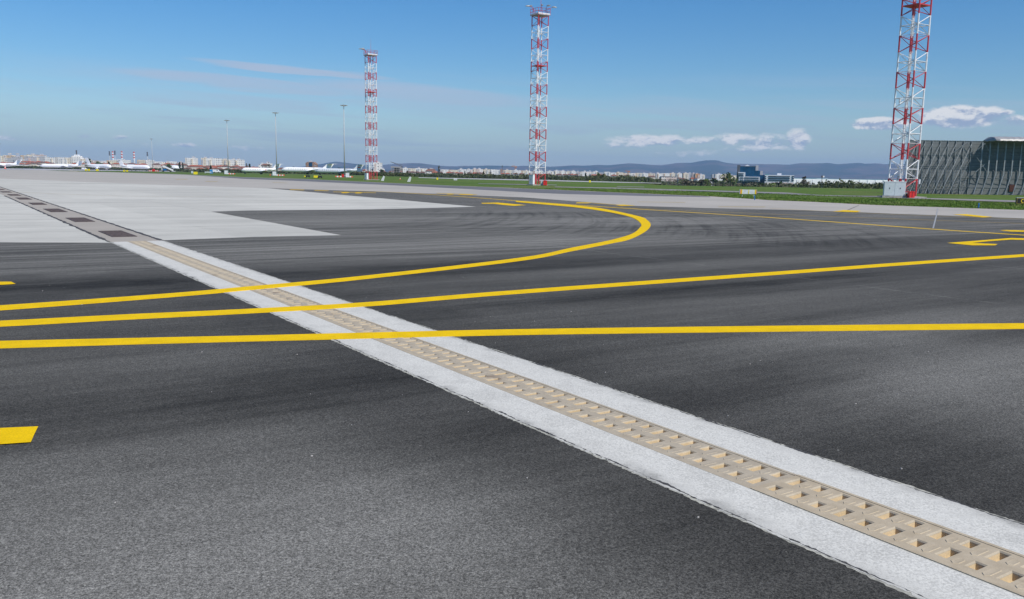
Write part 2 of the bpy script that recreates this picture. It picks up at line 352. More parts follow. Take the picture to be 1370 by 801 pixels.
def grass_ground_mat():
    m_ = bpy.data.materials.new('turf'); m_.use_nodes = True; t = NT(m_.node_tree); b = t.nt.nodes['Principled BSDF']
    v = t.obj(); x, y, z = t.xyz(v)
    a = t.noise(v, 0.06, 6.0, 0.65, 0.4); c = t.noise(v, 0.9, 5.0, 0.7); f_ = t.noise(v, 14.0, 3.0, 0.7)
    col = t.mix(t.ss(c, 0.3, 0.7), (.055, .108, .018), (.125, .20, .040))
    col = t.mix(t.m('MULTIPLY', t.ss(a, 0.48, 0.66), 0.75), col, (.17, .165, .065))
    col = t.mix(t.m('MULTIPLY', t.ss(f_, 0.55, 0.75), 0.4), col, (.15, .13, .06))
    # rough dry field beyond the mown airfield
    fld = t.ss(y, 300, 900)
    col = t.mix(t.m('MULTIPLY', fld, 0.7), col, (.085, .088, .050))
    t.put(b.inputs['Base Color'], col); b.inputs['Roughness'].default_value = 0.95; b.inputs['Specular IOR Level'].default_value = 0.1
    t.put(b.inputs['Normal'], t.bump(t.m('ADD', f_, c), 0.8, 0.08))
    return m_

def band_mat():                        # red and white warning paint in bands up the mast
    m_ = bpy.data.materials.new('warning_paint'); m_.use_nodes = True; t = NT(m_.node_tree); b = t.nt.nodes['Principled BSDF']
    x, y, z = t.xyz(t.obj())
    fr = t.m('FRACT', t.m('DIVIDE', t.m('ADD', t.m('SUBTRACT', z, 2.0), 37.86), 3.786))
    red = t.m('MAXIMUM', t.m('GREATER_THAN', fr, 2.05 / 3.786), t.m('LESS_THAN', z, 2.0))
    nz = t.noise(t.obj(), 2.5, 5.0, 0.6)
    c = t.mix(red, (.78, .79, .80), (.52, .045, .055))
    c = t.mix(t.m('MULTIPLY', t.ss(nz, .5, .8), .35), c, (.35, .22, .2))
    t.put(b.inputs['Base Color'], c); b.inputs['Roughness'].default_value = 0.45
    return m_

def facade_mat(name, wall, win=(.13, .14, .16), acc=None, fx=3.1, fz=2.9, wx=.38, wz=.42):
    m_ = bpy.data.materials.new(name); m_.use_nodes = True; t = NT(m_.node_tree); b = t.nt.nodes['Principled BSDF']
    x, y, z = t.xyz(t.obj()); ge = t.n('ShaderNodeNewGeometry'); nx, ny, nz = t.xyz(ge.outputs['Normal'])
    vertical = t.m('LESS_THAN', t.m('ABSOLUTE', nz), 0.5)
    hx = t.m('ADD', x, t.m('MULTIPLY', y, 1.0))
    ax = t.m('FRACT', t.m('DIVIDE', t.m('ADD', hx, 500.0), fx)); bz = t.m('FRACT', t.m('DIVIDE', t.m('ADD', z, 500 * fz), fz))
    wm = t.m('MULTIPLY', t.m('MULTIPLY', t.m('GREATER_THAN', ax, 1 - wx), t.m('GREATER_THAN', bz, 1 - wz)), vertical)
    cell = t.n('ShaderNodeTexWhiteNoise'); t.put(cell.inputs[0], t.cmb(t.m('FLOOR', t.m('DIVIDE', t.m('ADD', hx, 500.0), fx)), t.m('FLOOR', t.m('DIVIDE', t.m('ADD', z, 500 * fz), fz)), 1.0))
    col = t.n('ShaderNodeTexWhiteNoise'); t.put(col.inputs[0], t.cmb(t.m('FLOOR', t.m('DIVIDE', t.m('ADD', hx, 500.0), fx * 2)), 3.0, 1.0))
    rnd = t.n('ShaderNodeObjectInfo').outputs['Random']
    base = t.mix(t.m('MULTIPLY', t.ss(col.outputs[0], 0.55, 0.7), 0.9), wall, acc or [c * .7 for c in wall])
    base = t.mix(t.m('MULTIPLY', rnd, 0.22), base, [c * .6 for c in wall])
    dirt = t.noise(t.obj(), 0.15, 5.0, .6)
    base = t.mix(t.m('MULTIPLY', t.ss(dirt, .4, .8), .3), base, (.30, .28, .26))
    wcol = t.mix(t.ss(cell.outputs[0], .3, .9), win, [c * 2.6 for c in win])
    t.put(b.inputs['Base Color'], t.mix(wm, base, wcol)); b.inputs['Roughness'].default_value = 0.75
    b.inputs['Specular IOR Level'].default_value = 0.3
    return m_

def leaf_mat(name, a, b_):
    m_ = bpy.data.materials.new(name); m_.use_nodes = True; t = NT(m_.node_tree); b = t.nt.nodes['Principled BSDF']
    nz = t.noise(t.obj(), 1.3, 3.0, .6); rnd = t.n('ShaderNodeObjectInfo').outputs['Random']
    c = t.mix(t.ss(nz, .35, .65), a, b_); c = t.mix(t.m('MULTIPLY', rnd, .4), c, [q * .6 for q in a])
    t.put(b.inputs['Base Color'], c); b.inputs['Roughness'].default_value = .85; b.inputs['Specular IOR Level'].default_value = .15
    return m_

MT = dict(
    asphalt=asphalt_mat(),
    apron=concrete_mat('apron_concrete', (.50, .487, .43), joints=True, stain=.55),
    shoulder=concrete_mat('shoulder_concrete', (.41, .382, .335), joints=True, stain=.22),
    grey=concrete_mat('worn_tarmac', (.145, .145, .15), joints=False, stain=.5),
    path=concrete_mat('path_concrete', (.26, .245, .235), joints=False, stain=.5),
    runway=concrete_mat('runway_concrete', (.42, .41, .41), joints=False, stain=.3),
    encase=concrete_mat('encasing_concrete', (.37, .335, .285), joints=False, stain=.35),
    strip=white_strip_mat(),
    yellow=paint_mat('yellow_paint', (.80, .52, .004), .13), faded=paint_mat('faded_yellow_paint', (.55, .37, .05), .25), pale=paint_mat('ghost_yellow_paint', (.42, .35, .22), .2),
    white_line=pbr('seam_filler', (.30, .31, .31), .8, var=.3, scale=8),
    seal=pbr('joint_sealant', (.37, .36, .30), .85, var=.4, scale=22, bump=.3), gap=pbr('joint_gap', (.055, .052, .050), .9, var=.4, scale=30, bump=.5, bscale=80),
    polymer=None, turf=grass_ground_mat(), band=band_mat(),
    iron=pbr('rusty_iron', (.085, .064, .060), .8, .0, var=.4, scale=20), steel=pbr('galvanised_steel', (.42, .44, .46), .5, .1, var=.15, scale=3),
    pole=pbr('pole_grey', (.40, .42, .43), .6, .0, var=.1), lamp=pbr('lamp_housing', (.30, .30, .29), .5, .2), lampglass=pbr('lamp_glass', (.45, .47, .48), .15),
    cab=pbr('cabinet_paint', (.56, .62, .64), .45, var=.05), cabw=pbr('white_enamel', (.74, .76, .78), .4, var=.04), plinth=pbr('plinth_concrete', (.36, .34, .32), .9, var=.2, bump=.3),
    red=pbr('signal_red', (.62, .02, .015), .5, var=.08), dark=pbr('dark_rubber', (.02, .02, .022), .8), black=pbr('sign_black', (.012, .012, .012), .5), glyph=pbr('sign_yellow', (.85, .62, .01), .5),
    orange=pbr('orange_panel', (.85, .33, .01), .5), yel=pbr('bright_yellow', (.82, .68, .01), .5, var=.05), blue=pbr('marker_blue', (.01, .13, .38), .5), white=pbr('white_gloss', (.82, .82, .83), .25, var=.02),
    offw=pbr('weathered_white', (.62, .64, .65), .7, var=.12), fusel=pbr('aircraft_white', (.88, .88, .88), .4, var=.015), bizgrey=pbr('aircraft_pale_grey', (.58, .62, .66), .28, var=.02), glass=pbr('dark_glass', (.02, .03, .045), .1),
    bluegl=pbr('blue_curtain_glass', (.010, .060, .125), .35, var=.35, scale=.25, spec=.25), navy=pbr('glass_band', (.03, .055, .085), .15), clad=pbr('grey_cladding', (.68, .70, .74), .5, var=.05), dclad=pbr('dark_cladding', (.10, .11, .13), .5),
    panel=None, strut=pbr('fence_steel', (.24, .265, .275), .5, .25, var=.2, scale=2), canopy=pbr('canopy_metal', (.34, .335, .33), .5, .2, var=.12, scale=1.5), rust=pbr('rust_door', (.06, .018, .012), .8),
    roof=pbr('terracotta_tiles', (.33, .105, .06), .85, var=.35, scale=.6), roofd=pbr('old_brown_tiles', (.19, .095, .07), .85, var=.35, scale=.6), flat=pbr('flat_roof', (.20, .19, .19), .9), ware=pbr('warehouse_white', (.86, .87, .87), .6, var=.04, scale=.05),
    teal=pbr('teal_trim', (.10, .36, .38), .5), trunk=pbr('bark', (.09, .07, .055), .9, var=.3), crane=pbr('crane_orange', (.50, .20, .05), .6), crgrey=pbr('crane_grey', (.12, .12, .13), .6),
    mesh=pbr('fence_mesh', (.12, .15, .13), .6), brick=facade_mat('brick_facade', (.33, .20, .14)),
    f_white=facade_mat('white_facade', (.86, .84, .80), acc=(.66, .62, .56)), f_cream=facade_mat('cream_facade', (.78, .69, .54), acc=(.66, .46, .27)), f_grey=facade_mat('grey_facade', (.50, .50, .51), acc=(.7, .68, .65)),
    f_pink=facade_mat('pink_facade', (.66, .53, .47), acc=(.8, .76, .7)), f_orange=facade_mat('orange_facade', (.62, .30, .10), acc=(.6, .45, .3)), f_house=facade_mat('house_plaster', (.66, .58, .48), wx=.3, wz=.35), f_housew=facade_mat('white_house_plaster', (.80, .78, .74), wx=.3, wz=.35),
    lf_dark=leaf_mat('evergreen_leaf', (.022, .042, .018), (.048, .075, .030)), lf_green=leaf_mat('spring_leaf', (.070, .105, .030), (.13, .165, .055)), lf_brown=leaf_mat('bare_twigs', (.12, .11, .075), (.20, .175, .125)), lf_hedge=leaf_mat('hedge_leaf', (.055, .078, .030), (.13, .135, .070)),
)
def polymer():
    m_ = bpy.data.materials.new('polymer_concrete'); m_.use_nodes = True; t = NT(m_.node_tree); b = t.nt.nodes['Principled BSDF']
    v = t.obj(); x, y, z = t.xyz(v); a = t.noise(v, 9.0, 5.0, .65); f_ = t.noise(v, 120.0, 3.0, .7); g = t.noise(v, 2.2, 4.0, .6)
    dust = t.mix(t.ss(a, .3, .7), (.38, .325, .24), (.46, .40, .30))                # trodden top: grey-beige dust
    clean = t.mix(t.ss(a, .3, .7), (.52, .40, .23), (.62, .49, .31))                # cast polymer inside pockets and on raised rims
    col = t.mix(t.m('MULTIPLY', t.ss(z, -.004, .0015), t.ss(z, .0066, .0084, 1.0, .75)), clean, dust)
    col = t.mix(t.m('MULTIPLY', t.ss(g, .60, .72), .55), col, (.16, .10, .065))
    col = t.mix(t.m('MULTIPLY', t.ss(f_, .35, .7), .18), col, (.16, .13, .10))
    t.put(b.inputs['Base Color'], col); b.inputs['Roughness'].default_value = .8; b.inputs['Specular IOR Level'].default_value = .25
    t.put(b.inputs['Normal'], t.bump(t.m('ADD', f_, a), .25, .003)); return m_
MT['polymer'] = polymer()
def panel():
    m_ = bpy.data.materials.new('ribbed_panel'); m_.use_nodes = True; t = NT(m_.node_tree); b = t.nt.nodes['Principled BSDF']
    v = t.obj(); x, y, z = t.xyz(v); fr = t.m('FRACT', t.m('DIVIDE', z, .5)); row = t.m('GREATER_THAN', fr, .08)
    nz = t.noise(v, .8, 5.0, .6)
    c = t.mix(t.ss(nz, .3, .7), (.140, .154, .160), (.190, .203, .206)); c = t.mix(row, (.06, .068, .072), c)
    t.put(b.inputs['Base Color'], c); b.inputs['Roughness'].default_value = .55; b.inputs['Metallic'].default_value = .2
    t.put(b.inputs['Normal'], t.bump(fr, .4, .05)); return m_
MT['panel'] = panel()

# ------------------------------------------------------------------ the setting
def sheet(name, poly, z, mat_, kind='structure', t=0.0):
    pts = [Vector((p[0], p[1], z)) for p in poly]; me = bpy.data.meshes.new(name)
    fs = []
    for a, b, c in tessellate_polygon([pts]):
        cr = (pts[b] - pts[a]).cross(pts[c] - pts[a]).z
        if abs(cr) > 1e-9: fs.append((a, b, c) if cr > 0 else (a, c, b))
    me.from_pydata(pts, [], fs); me.update(); me.materials.append(mat_)
    o = bpy.data.objects.new(name, me); C.objects.link(o); o['kind'] = kind; return o
P = lambda L: [at(u, v) for u, v in L]
# ground: one sheet out to beyond the hills
g = MB(); xs = sorted(set([-14000, -9000, -6000, -4000, -2500, -1500, -900, -500, -300, -200, -120, -60.1, -60, 45, 45.1, 60, 80, 100, 120, 140, 160, 180, 200, 240, 280, 320, 360, 400, 500, 700, 1000, 1500, 2500, 4000, 6000, 9000, 14000] + list(range(-50, 60, 10))))
ys = [-90, -30, 0, 20, 44.9, 45.1, 60, 80, 100, 120, 140, 160, 180, 190, 200, 210, 220, 230, 240, 255, 270, 285, 300, 315, 330, 360, 400, 500, 700, 1000, 1500, 2500, 4000, 6000, 9000, 13800]
vs = [(x, y, terrain(x, y)) for y in ys for x in xs]; nx = len(xs)
g.add(vs, [(j * nx + i, j * nx + i + 1, (j + 1) * nx + i + 1, (j + 1) * nx + i) for j in range(len(ys) - 1) for i in range(nx - 1)])
tag(g.build('ground', MT['turf']), kind='structure')

black_top = P([(357, 251.6), (430, 253.8), (492, 255.7), (600, 259.8), (700, 263.8), (775, 269.5), (843, 275), (945, 278.2), (1040, 280.2), (1120, 282.6), (1203, 286.0), (1290, 289), (1370, 292)])
grass_edge = P([(0, 226.9), (60, 227.4), (82, 228.7), (155, 230.3), (240, 232.9), (325, 236.8), (405, 239.1), (515, 244.3), (610, 248.4), (680, 251.2), (720, 252.7), (790, 255.8), (860, 258.8), (950, 262.5), (1030, 267.6), (1090, 270), (1170, 274), (1270, 277.5), (1370, 280.9)])
def wav(pts, amp, step):
    out = []
    for a, b in zip(pts[:-1], pts[1:]):
        L = (b - a).length; k = max(1, int(L / step)); d = (b - a).normalized(); n_ = Vector((-d.y, d.x, 0))
        for i in range(k):
            p = a.lerp(b, i / k); out.append(p + n_ * (mnoise.noise(p * (0.7 / step)) * amp))
    out.append(pts[-1]); return out
e_dir = (grass_edge[-1] - grass_edge[-5]).normalized(); b_dir = (black_top[-1] - black_top[-5]).normalized()
ge = wav(grass_edge[8:], .55, 2.2)
left_far = grass_edge[:9]
# apron slab, broken by the drain trench
s_end = 24.55
apron_far = [sn(s_end, .60), at(340, 316.8), at(457, 314.5), at(283, 283), at(330, 281.6), at(497, 280), at(638, 276.5), at(357, 251.6)]
sheet('concrete_apron', [sn(s_end, .60)] + apron_far[1:] + [at(200, 246.5), at(0, 238.6), Vector((-200, 190, 0)), sn(118, .60)], 0.0015, MT['apron'])
sheet('concrete_apron', [sn(s_end - .3, -.57), sn(118, -.57), Vector((-330, 130, 0)), Vector((-300, -60, 0)), Vector((-60, -20, 0)), at(-520, 322.6)], 0.0015, MT['apron'])
sheet('shoulder', [at(-60, 239), at(0, 238.6), at(200, 246.5)] + [p for p in black_top] + [black_top[-1] + b_dir * 40, black_top[-1] + b_dir * 40 + Vector((12, 8, 0)), grass_edge[-1] + e_dir * 40] + ge[::-1] + left_far[::-1][1:] + [grass_edge[0] + (grass_edge[0] - grass_edge[2]) * 1.2], 0.0, MT['shoulder'])
gi = P([(250, 233.8), (325, 239), (405, 242.2), (515, 247.2), (610, 252), (680, 255.8), (720, 257.9), (760, 259.6), (858, 262.0), (950, 263.6)])
sheet('shoulder_tarmac', P([(150, 230.3), (240, 233.1), (325, 237.0), (405, 239.3)]) + wav(P([(515, 244.5), (610, 248.6), (680, 251.4), (720, 252.9), (790, 256.0), (860, 259.0), (950, 262.9)]), .5, 3) + wav(gi[::-1], .5, 3), 0.0025, MT['grey'])
# asphalt either side of the drain
sheet('asphalt', [sn(-25, .598), sn(s_end, .598)] + [p for p in apron_far[1:]] + black_top[1:] + [black_top[-1] + b_dir * 40, Vector((60, -22, 0))], 0.004, MT['asphalt'])
sheet('asphalt', [sn(-25, -.572), Vector((-70, -25, 0)), at(-520, 322.6), sn(s_end - .3, -.572)], 0.004, MT['asphalt'])
# far taxi road, strips in the grass
def ribbon(name, a, b, z, mat_, w_=0):
    A, B = P(a), P(b); return sheet(name, wav(A, w_, 3) + wav(B[::-1], w_, 3), z, mat_)
ribbon('service_path', [(742, 249.4), (830, 251.0), (905, 253.2), (1000, 255.8), (1050, 257.3), (1100, 260.6), (1183, 262.2), (1240, 264.6), (1370, 268.2), (1440, 270.5)],
       [(742, 250.2), (830, 252.4), (905, 255.1), (1000, 257.7), (1050, 259.6), (1100, 261.6), (1183, 263.7), (1240, 266.2), (1370, 270.6), (1440, 273)], 0.002, MT['path'], .5)
ribbon('service_path', [(640, 245.2), (680, 245.8), (745, 246.9)], [(640, 245.8), (680, 246.7), (745, 247.6)], 0.002, MT['path'], .3)
ribbon('bare_strip', [(825, 249.0), (862, 249.6)], [(825, 249.6), (862, 250.3)], 0.002, MT['path'], .4)
ribbon('runway', [(560, 237.0), (610, 238.1), (720, 240.1), (800, 242.4), (885, 244.6)], [(560, 237.7), (610, 239.1), (720, 241.6), (800, 243.6), (885, 245.2)], 0.002, MT['runway'])
ribbon('aircraft_stand', [(-30, 224.6), (120, 226.3), (235, 228.2)], [(-30, 226.6), (30, 226.9), (88, 227.9), (160, 228.3), (235, 229.5)], 0.002, MT['runway'])

vg = [p for p in ge]; off = []
for i, p in enumerate(vg):
    d = (vg[min(i + 1, len(vg) - 1)] - vg[max(i - 1, 0)]).normalized(); n_ = Vector((-d.y, d.x, 0)); n_ = n_ if n_.y > 0 else -n_
    off.append(p + n_ * (.9 + 1.3 * mnoise.noise(p * .25)))
sheet('verge', vg + off[::-1], 0.0015, pbr('dry_verge', (.20, .165, .105), .95, var=.4, scale=2.5, bump=.5))
# markings
def catmull(pts, k=6):
    out = []; q = [pts[0] * 2 - pts[1]] + list(pts) + [pts[-1] * 2 - pts[-2]]
    for i in range(1, len(q) - 2):
        a, b, c, d = q[i - 1:i + 3]
        for j in range(k):
            t = j / k; out.append(.5 * ((2 * b) + (c - a) * t + (2 * a - 5 * b + 4 * c - d) * t * t + (3 * b - a - 3 * c + d) * t ** 3))
    out.append(pts[-1]); return out
def strip_mark(name, A, B, z, mat_, k=6, rag=0.006):
    A, B = catmull(P(A), k), catmull(P(B), k); mb = MB()
    vs = []
    for i, (a, b) in enumerate(zip(A, B)):
        vs += [(a.x, a.y, z), (b.x, b.y, z)]
    mb.add(vs, [(2 * i, 2 * i + 1, 2 * i + 3, 2 * i + 2) for i in range(len(A) - 1)])
    for k_ in (0, 1):
        e = [vs[2 * i + k_] for i in range(len(A))]; lo = [(p[0], p[1], .0045) for p in e]; m_ = len(e)
        mb.add(e + lo, [(i, i + 1, m_ + i + 1, m_ + i) for i in range(m_ - 1)])
    return tag(mb.build(name, mat_), kind='structure')
def line_mark(name, pts, wid, z, mat_, k=4):
    A = catmull([p if isinstance(p, Vector) else at(*p) for p in pts], k); mb = MB(); vs = []
    for i, a in enumerate(A):
        d = (A[min(i + 1, len(A) - 1)] - A[max(i - 1, 0)]).normalized(); n_ = Vector((-d.y, d.x, 0)) * wid / 2
        vs += [(a.x + n_.x, a.y + n_.y, z), (a.x - n_.x, a.y - n_.y, z)]
    mb.add(vs, [(2 * i, 2 * i + 1, 2 * i + 3, 2 * i + 2) for i in range(len(A) - 1)])
    return tag(mb.build(name, mat_), kind='structure')
ZM = 0.0095
strip_mark('taxiway_marking', [(-160, 461.4), (0, 457), (170, 453.2), (349, 449.3), (475, 446.1), (700, 441.1), (1000, 437), (1370, 433), (1560, 431)], [(-160, 471.6), (0, 466.6), (170, 461.6), (349, 457), (475, 454), (700, 448.6), (1000, 444.6), (1370, 440.4), (1560, 438)], ZM, MT['yellow'], 24)
strip_mark('taxiway_marking', [(-160, 436.5), (0, 430.2), (160, 422), (330, 414.2), (492, 405), (690, 389), (1035, 364.2), (1203, 351.8), (1370, 340.4), (1560, 327.5)], [(-160, 444), (0, 437.4), (160, 428.6), (330, 419.9), (492, 410.2), (690, 393.6), (1035, 368.2), (1203, 355.4), (1370, 343.6), (1560, 330.4)], ZM + .003, MT['yellow'], 24)
strip_mark('taxiway_marking', [(-160, 418), (0, 409.8), (223, 393.8), (330, 384.4), (492, 369.2), (700, 344.8), (766, 331.7), (817, 321.6), (845, 313.3), (855.5, 305.5), (857.6, 299.8), (849, 292.8), (833, 287.6), (803, 281.9), (766, 277.0), (728, 273.6), (690, 270.2)],
           [(-160, 424), (0, 415.6), (223, 398.4), (330, 388.9), (492, 373.2), (700, 348.6), (766, 336.0), (817, 326), (843.3, 320), (863.7, 309.6), (870.4, 301.5), (866.5, 295.2), (853.5, 289.2), (805, 279.0), (766, 274.6), (728, 271.6), (690, 268.6)], ZM + .006, MT['yellow'], 14)
line_mark('taxiway_marking', [(480, 255.0), (540, 257.8), (645, 265.0), (700, 269.2), (776, 274.7), (869, 280.6), (1040, 291.6), (1246, 306.4), (1370, 314.6), (1600, 330)], .30, ZM - .003, MT['yellow'])
line_mark('taxiway_marking', [(700, 268.2), (805, 276), (1040, 286.7), (1370, 299), (1600, 309)], .13, ZM - .004, MT['faded'])
line_mark('taxiway_marking', [(1030, 278.6), (1120, 283.2), (1203, 287.0), (1290, 290), (1370, 293.2), (1600, 303)], .14, ZM - .004, MT['faded'])
def poly_mark(pts, mat_='yellow'): return sheet('taxiway_marking', P(pts), ZM + .002, MT[mat_])
poly_mark([(0, 574.5), (-140, 580), (-150, 603), (0, 596.4), (41.4, 593.6), (46, 583), (51.4, 572.2)])
poly_mark([(-60, 377.9), (15, 377.5), (21, 380.6), (0, 381.9), (-60, 383.2)])
poly_mark([(1114.4, 282.9), (1129, 281.1), (1151.6, 282.1), (1146.6, 283.8)])
poly_mark([(1275, 287.0), (1293, 286.6), (1328, 290.3), (1315, 290.9)])
poly_mark([(1337.7, 308.5), (1346, 307.9), (1400, 309.0), (1400, 311), (1352, 309.9)])
q = lambda x, y: (1030 + x / 4.03, 230 + y / 4.03)
poly_mark([q(955, 384), q(1160, 368), q(1300, 357), q(1370, 359), q(1470, 366), q(1470, 373), q(1370, 368), q(1300, 366), q(1180, 375), q(1090, 384), q(1228, 390), q(1215, 397), q(1090, 397)])
poly_mark([(643.8, 271.5), (666, 271), (676.6, 272), (704.2, 274.4), (687, 275.4), (675.3, 274.4), (660, 272.6), (645, 272.5)])
for pts in ([(772, 270.9), (793, 271.0), (786, 272.0), (770, 271.9)], [(822, 274.0), (835, 273.8), (851, 275.2), (830, 275.4)], [(458, 257.3), (468, 257.4), (464, 258.3), (456, 258.2)], [(477, 257.6), (486, 257.7), (482, 258.6), (474, 258.5)], [(600, 259.2), (608, 259.3), (606, 260.1), (597, 260.0)], [(616, 259.8), (634, 260.3), (632, 261.0), (613, 260.5)]): poly_mark(pts)
for pts in ([(389, 253.2), (408, 253.7), (406, 254.5), (387, 254.0)], [(422, 254.2), (441, 254.8), (438, 255.5), (420, 255.0)], [(446, 256.3), (503, 257.6), (503, 258.2), (446, 256.9)], [(584, 258.2), (638, 260.0), (638, 260.5), (584, 258.7)], [(793, 271.4), (822, 273.4), (822, 273.9), (793, 271.9)]): poly_mark(pts, 'faded')
for pts in ([(853, 269.6), (917, 270.2), (917, 270.9), (853, 270.3)], [(961, 276.0), (1025, 276.2), (1022, 277.2), (961, 276.9)], [(236, 239.2), (252, 239.4), (250, 240.2), (234, 240)], [(276, 242.0), (292, 242.2), (290, 243), (274, 242.8)], [(365, 243.5), (385, 244.5), (384, 245), (364, 244)], [(93, 227.9), (106, 229.2), (106, 229.6), (93, 228.4)]): sheet('taxiway_marking', P(pts), .004, MT['pale'])
line_mark('taxiway_marking', [(0, 256), (160, 262), (340, 263.4)], .18, .004, MT['pale'])
# pale repaired crack running towards the viewer, fainter crack further left
line_mark('filled_crack', [(1254.8, 278.6), (1252.6, 289), (1248.4, 305.5)], .055, ZM - .001, MT['white_line'])
line_mark('filled_crack', [(1149, 274.6), (1132, 282), (1115, 289.5)], .05, ZM - .001, MT['gap'])

# ------------------------------------------------------------------ drain: concrete haunches, joints, cast covers with pockets
def ragged(name, n0, n1, a0, a1, z, mat_, s0, s1, fr=1.0, seed=0):
    mb = MB(); vs = []; s_ = s0
    while s_ < s1:
        e0 = mnoise.noise(Vector((s_ * 2.6 * fr, seed, 0))) * a0 + mnoise.noise(Vector((s_ * 14 * fr, seed, 3))) * a0 * .6 + mnoise.noise(Vector((s_ * 45 * fr, seed, 5))) * a0 * .7
        e1 = mnoise.noise(Vector((s_ * 2.6 * fr, seed + 9, 0))) * a1 + mnoise.noise(Vector((s_ * 14 * fr, seed + 9, 3))) * a1 * .6 + mnoise.noise(Vector((s_ * 45 * fr, seed + 9, 5))) * a1 * .7
        a = sn(s_, n0 + e0, z); b = sn(s_, max(n1 + e1, n0 + e0 + .001), z); vs += [a, b]; s_ += .018 if s_ < 12 else .05
    mb.add(vs, [(2 * i, 2 * i + 1, 2 * i + 3, 2 * i + 2) for i in range(len(vs) // 2 - 1)])
    return tag(mb.build(name, mat_), kind='structure')
ragged('concrete_strip', -.575, -.192, .030, 0, .006, MT['strip'], -3, s_end - .1, seed=1)
ragged('concrete_strip', .207, .600, 0, .026, .006, MT['strip'], -3, s_end - .1, seed=2)
ragged('joint_sealant', -.588, -.567, .022, .012, .0052, MT['seal'], -3, s_end, seed=3)
ragged('joint_gap', -.562, -.555, .016, .022, .0068, MT['gap'], -3, s_end, fr=1.6, seed=4)
ragged('joint_sealant', .600, .614, .012, .018, .0052, MT['seal'], -3, s_end, seed=5)
ragged('joint_gap', .592, .600, .018, .020, .0068, MT['gap'], -3, s_end, fr=1.6, seed=6)
ragged('joint_gap', -.62, -.53, .05, .05, .0045, MT['gap'], s_end, 62, fr=.5, seed=7)
ragged('joint_gap', .54, .64, .05, .05, .0045, MT['gap'], s_end, 90, fr=.5, seed=8)
ragged('concrete_strip', -.57, .60, 0, 0, .003, MT['encase'], s_end - .1, 110, seed=0)

dr = empty('drainage_channel', sn(5, 0, 0), 0, 'beige slotted drainage channel cast between two white concrete strips across the asphalt', 'drain')
def cover(s0, s1, dz, dn):
    mb = MB(); Z = .0062 + dz; sc = 5.01 - .0225
    rows = [sc + .1405 * k for k in range(-60, 160)]
    rows = [r for r in rows if r - .05 >= s0 + .012 and r + .05 <= s1 - .0]
    N0, N1 = -.20 + dn, .214 + dn
    def q4(sa, sb, na, nb, z=Z): mb.add([sn(sa, na, z), sn(sb, na, z), sn(sb, nb, z), sn(sa, nb, z)], [(0, 1, 2, 3)])
    prev = s0
    for r in rows:
        k = round((r - sc) / .1405); big_r = (k % 2 == 0)
        Lh = (-.118, -.038) if big_r else (-.118, .004)
        Rh = (.046, .170) if big_r else (.084, .170)
        h0, h1 = r - .0235, r + .0225; c = .006
        q4(prev, h0 - c, N0, N1)
        cuts = [N0, Lh[0] + dn, Lh[1] + dn, Rh[0] + dn, Rh[1] + dn, N1]
        q4(h0 - c, h1 + c, cuts[0], cuts[1] - c); q4(h0 - c, h1 + c, cuts[2] + c, cuts[3] - c); q4(h0 - c, h1 + c, cuts[4] + c, cuts[5])
        for (a, b) in ((cuts[1], cuts[2]), (cuts[3], cuts[4])):
            def rg(e, z, t=0.0): return [sn(h0 - e + t, a - e + t, z), sn(h1 + e - t, a - e + t, z), sn(h1 + e - t, b + e - t, z), sn(h0 - e + t, b + e - t, z)]
            rr = [rg(c, Z), rg(0, Z - .007), rg(0, Z - .040, .005)]
            mb.rings(rr, cap=False); mb.add(rr[2], [(0, 1, 2, 3)])
        # raised oval pads beyond each pocket
        for (a, b) in ((cuts[1] - .030, cuts[2] - .022), (cuts[3] - .034, cuts[4] - .03)):
            if r + .088 > s1 - .01: continue
            p0, p1 = r + .048, r + .088; cr0 = .018
            def oval(e, z):
                cr = cr0 - e * .85
                A, B, p, q_ = a + e, b - e, p0 + e, p1 - e
                return [sn(p + cr, A, z), sn(p, A + cr, z), sn(p, B - cr, z), sn(p + cr, B, z), sn(q_ - cr, B, z), sn(q_, B - cr, z), sn(q_, A + cr, z), sn(q_ - cr, A, z)]
            o1, o2, o3 = oval(0, Z + .0002), oval(.003, Z + .0028), oval(.012, Z + .0020)
            mb.add(o3, [tuple(range(8))])
            mb.rings([o1, o2, o3], cap=False); 
        prev = h1 + c
    q4(prev, s1 - .004, N0, N1)
    # raised edge rails
    for (a, b) in ((N0, N0 + .018), (N1 - .022, N1)):
        mb.add([sn(s0 + .002, a, Z - .02), sn(s0 + .002, a, Z + .003), sn(s0 + .002, b, Z + .003), sn(s0 + .002, b, Z - .02), sn(s1 - .004, a, Z - .02), sn(s1 - .004, a, Z + .003), sn(s1 - .004, b, Z + .003), sn(s1 - .004, b, Z - .02)],
               [(0, 1, 2, 3), (4, 7, 6, 5), (0, 4, 5, 1), (1, 5, 6, 2), (2, 6, 7, 3)])
    q4(s0, s0 + .001, N0, N1)
    mb.add([sn(s0, N0, Z), sn(s0, N1, Z), sn(s0, N1, Z - .06), sn(s0, N0, Z - .06)], [(0, 1, 2, 3)])
    mb.add([sn(s1 - .004, N0, Z), sn(s1 - .004, N1, Z), sn(s1 - .004, N1, Z - .06), sn(s1 - .004, N0, Z - .06)], [(0, 1, 2, 3)])
    o = mb.build('channel_cover', MT['polymer'], dr); o.location = -dr.location
    return o
cover(-3, 1.826, 0.001, 0.0); cover(1.826, 5.62, 0.002, 0.0)
s_ = 5.62
for i in range(5): cover(s_, min(s_ + 3.7935, s_end), -.001 if i else -.002, -.003 * (i % 2)); s_ += 3.7935

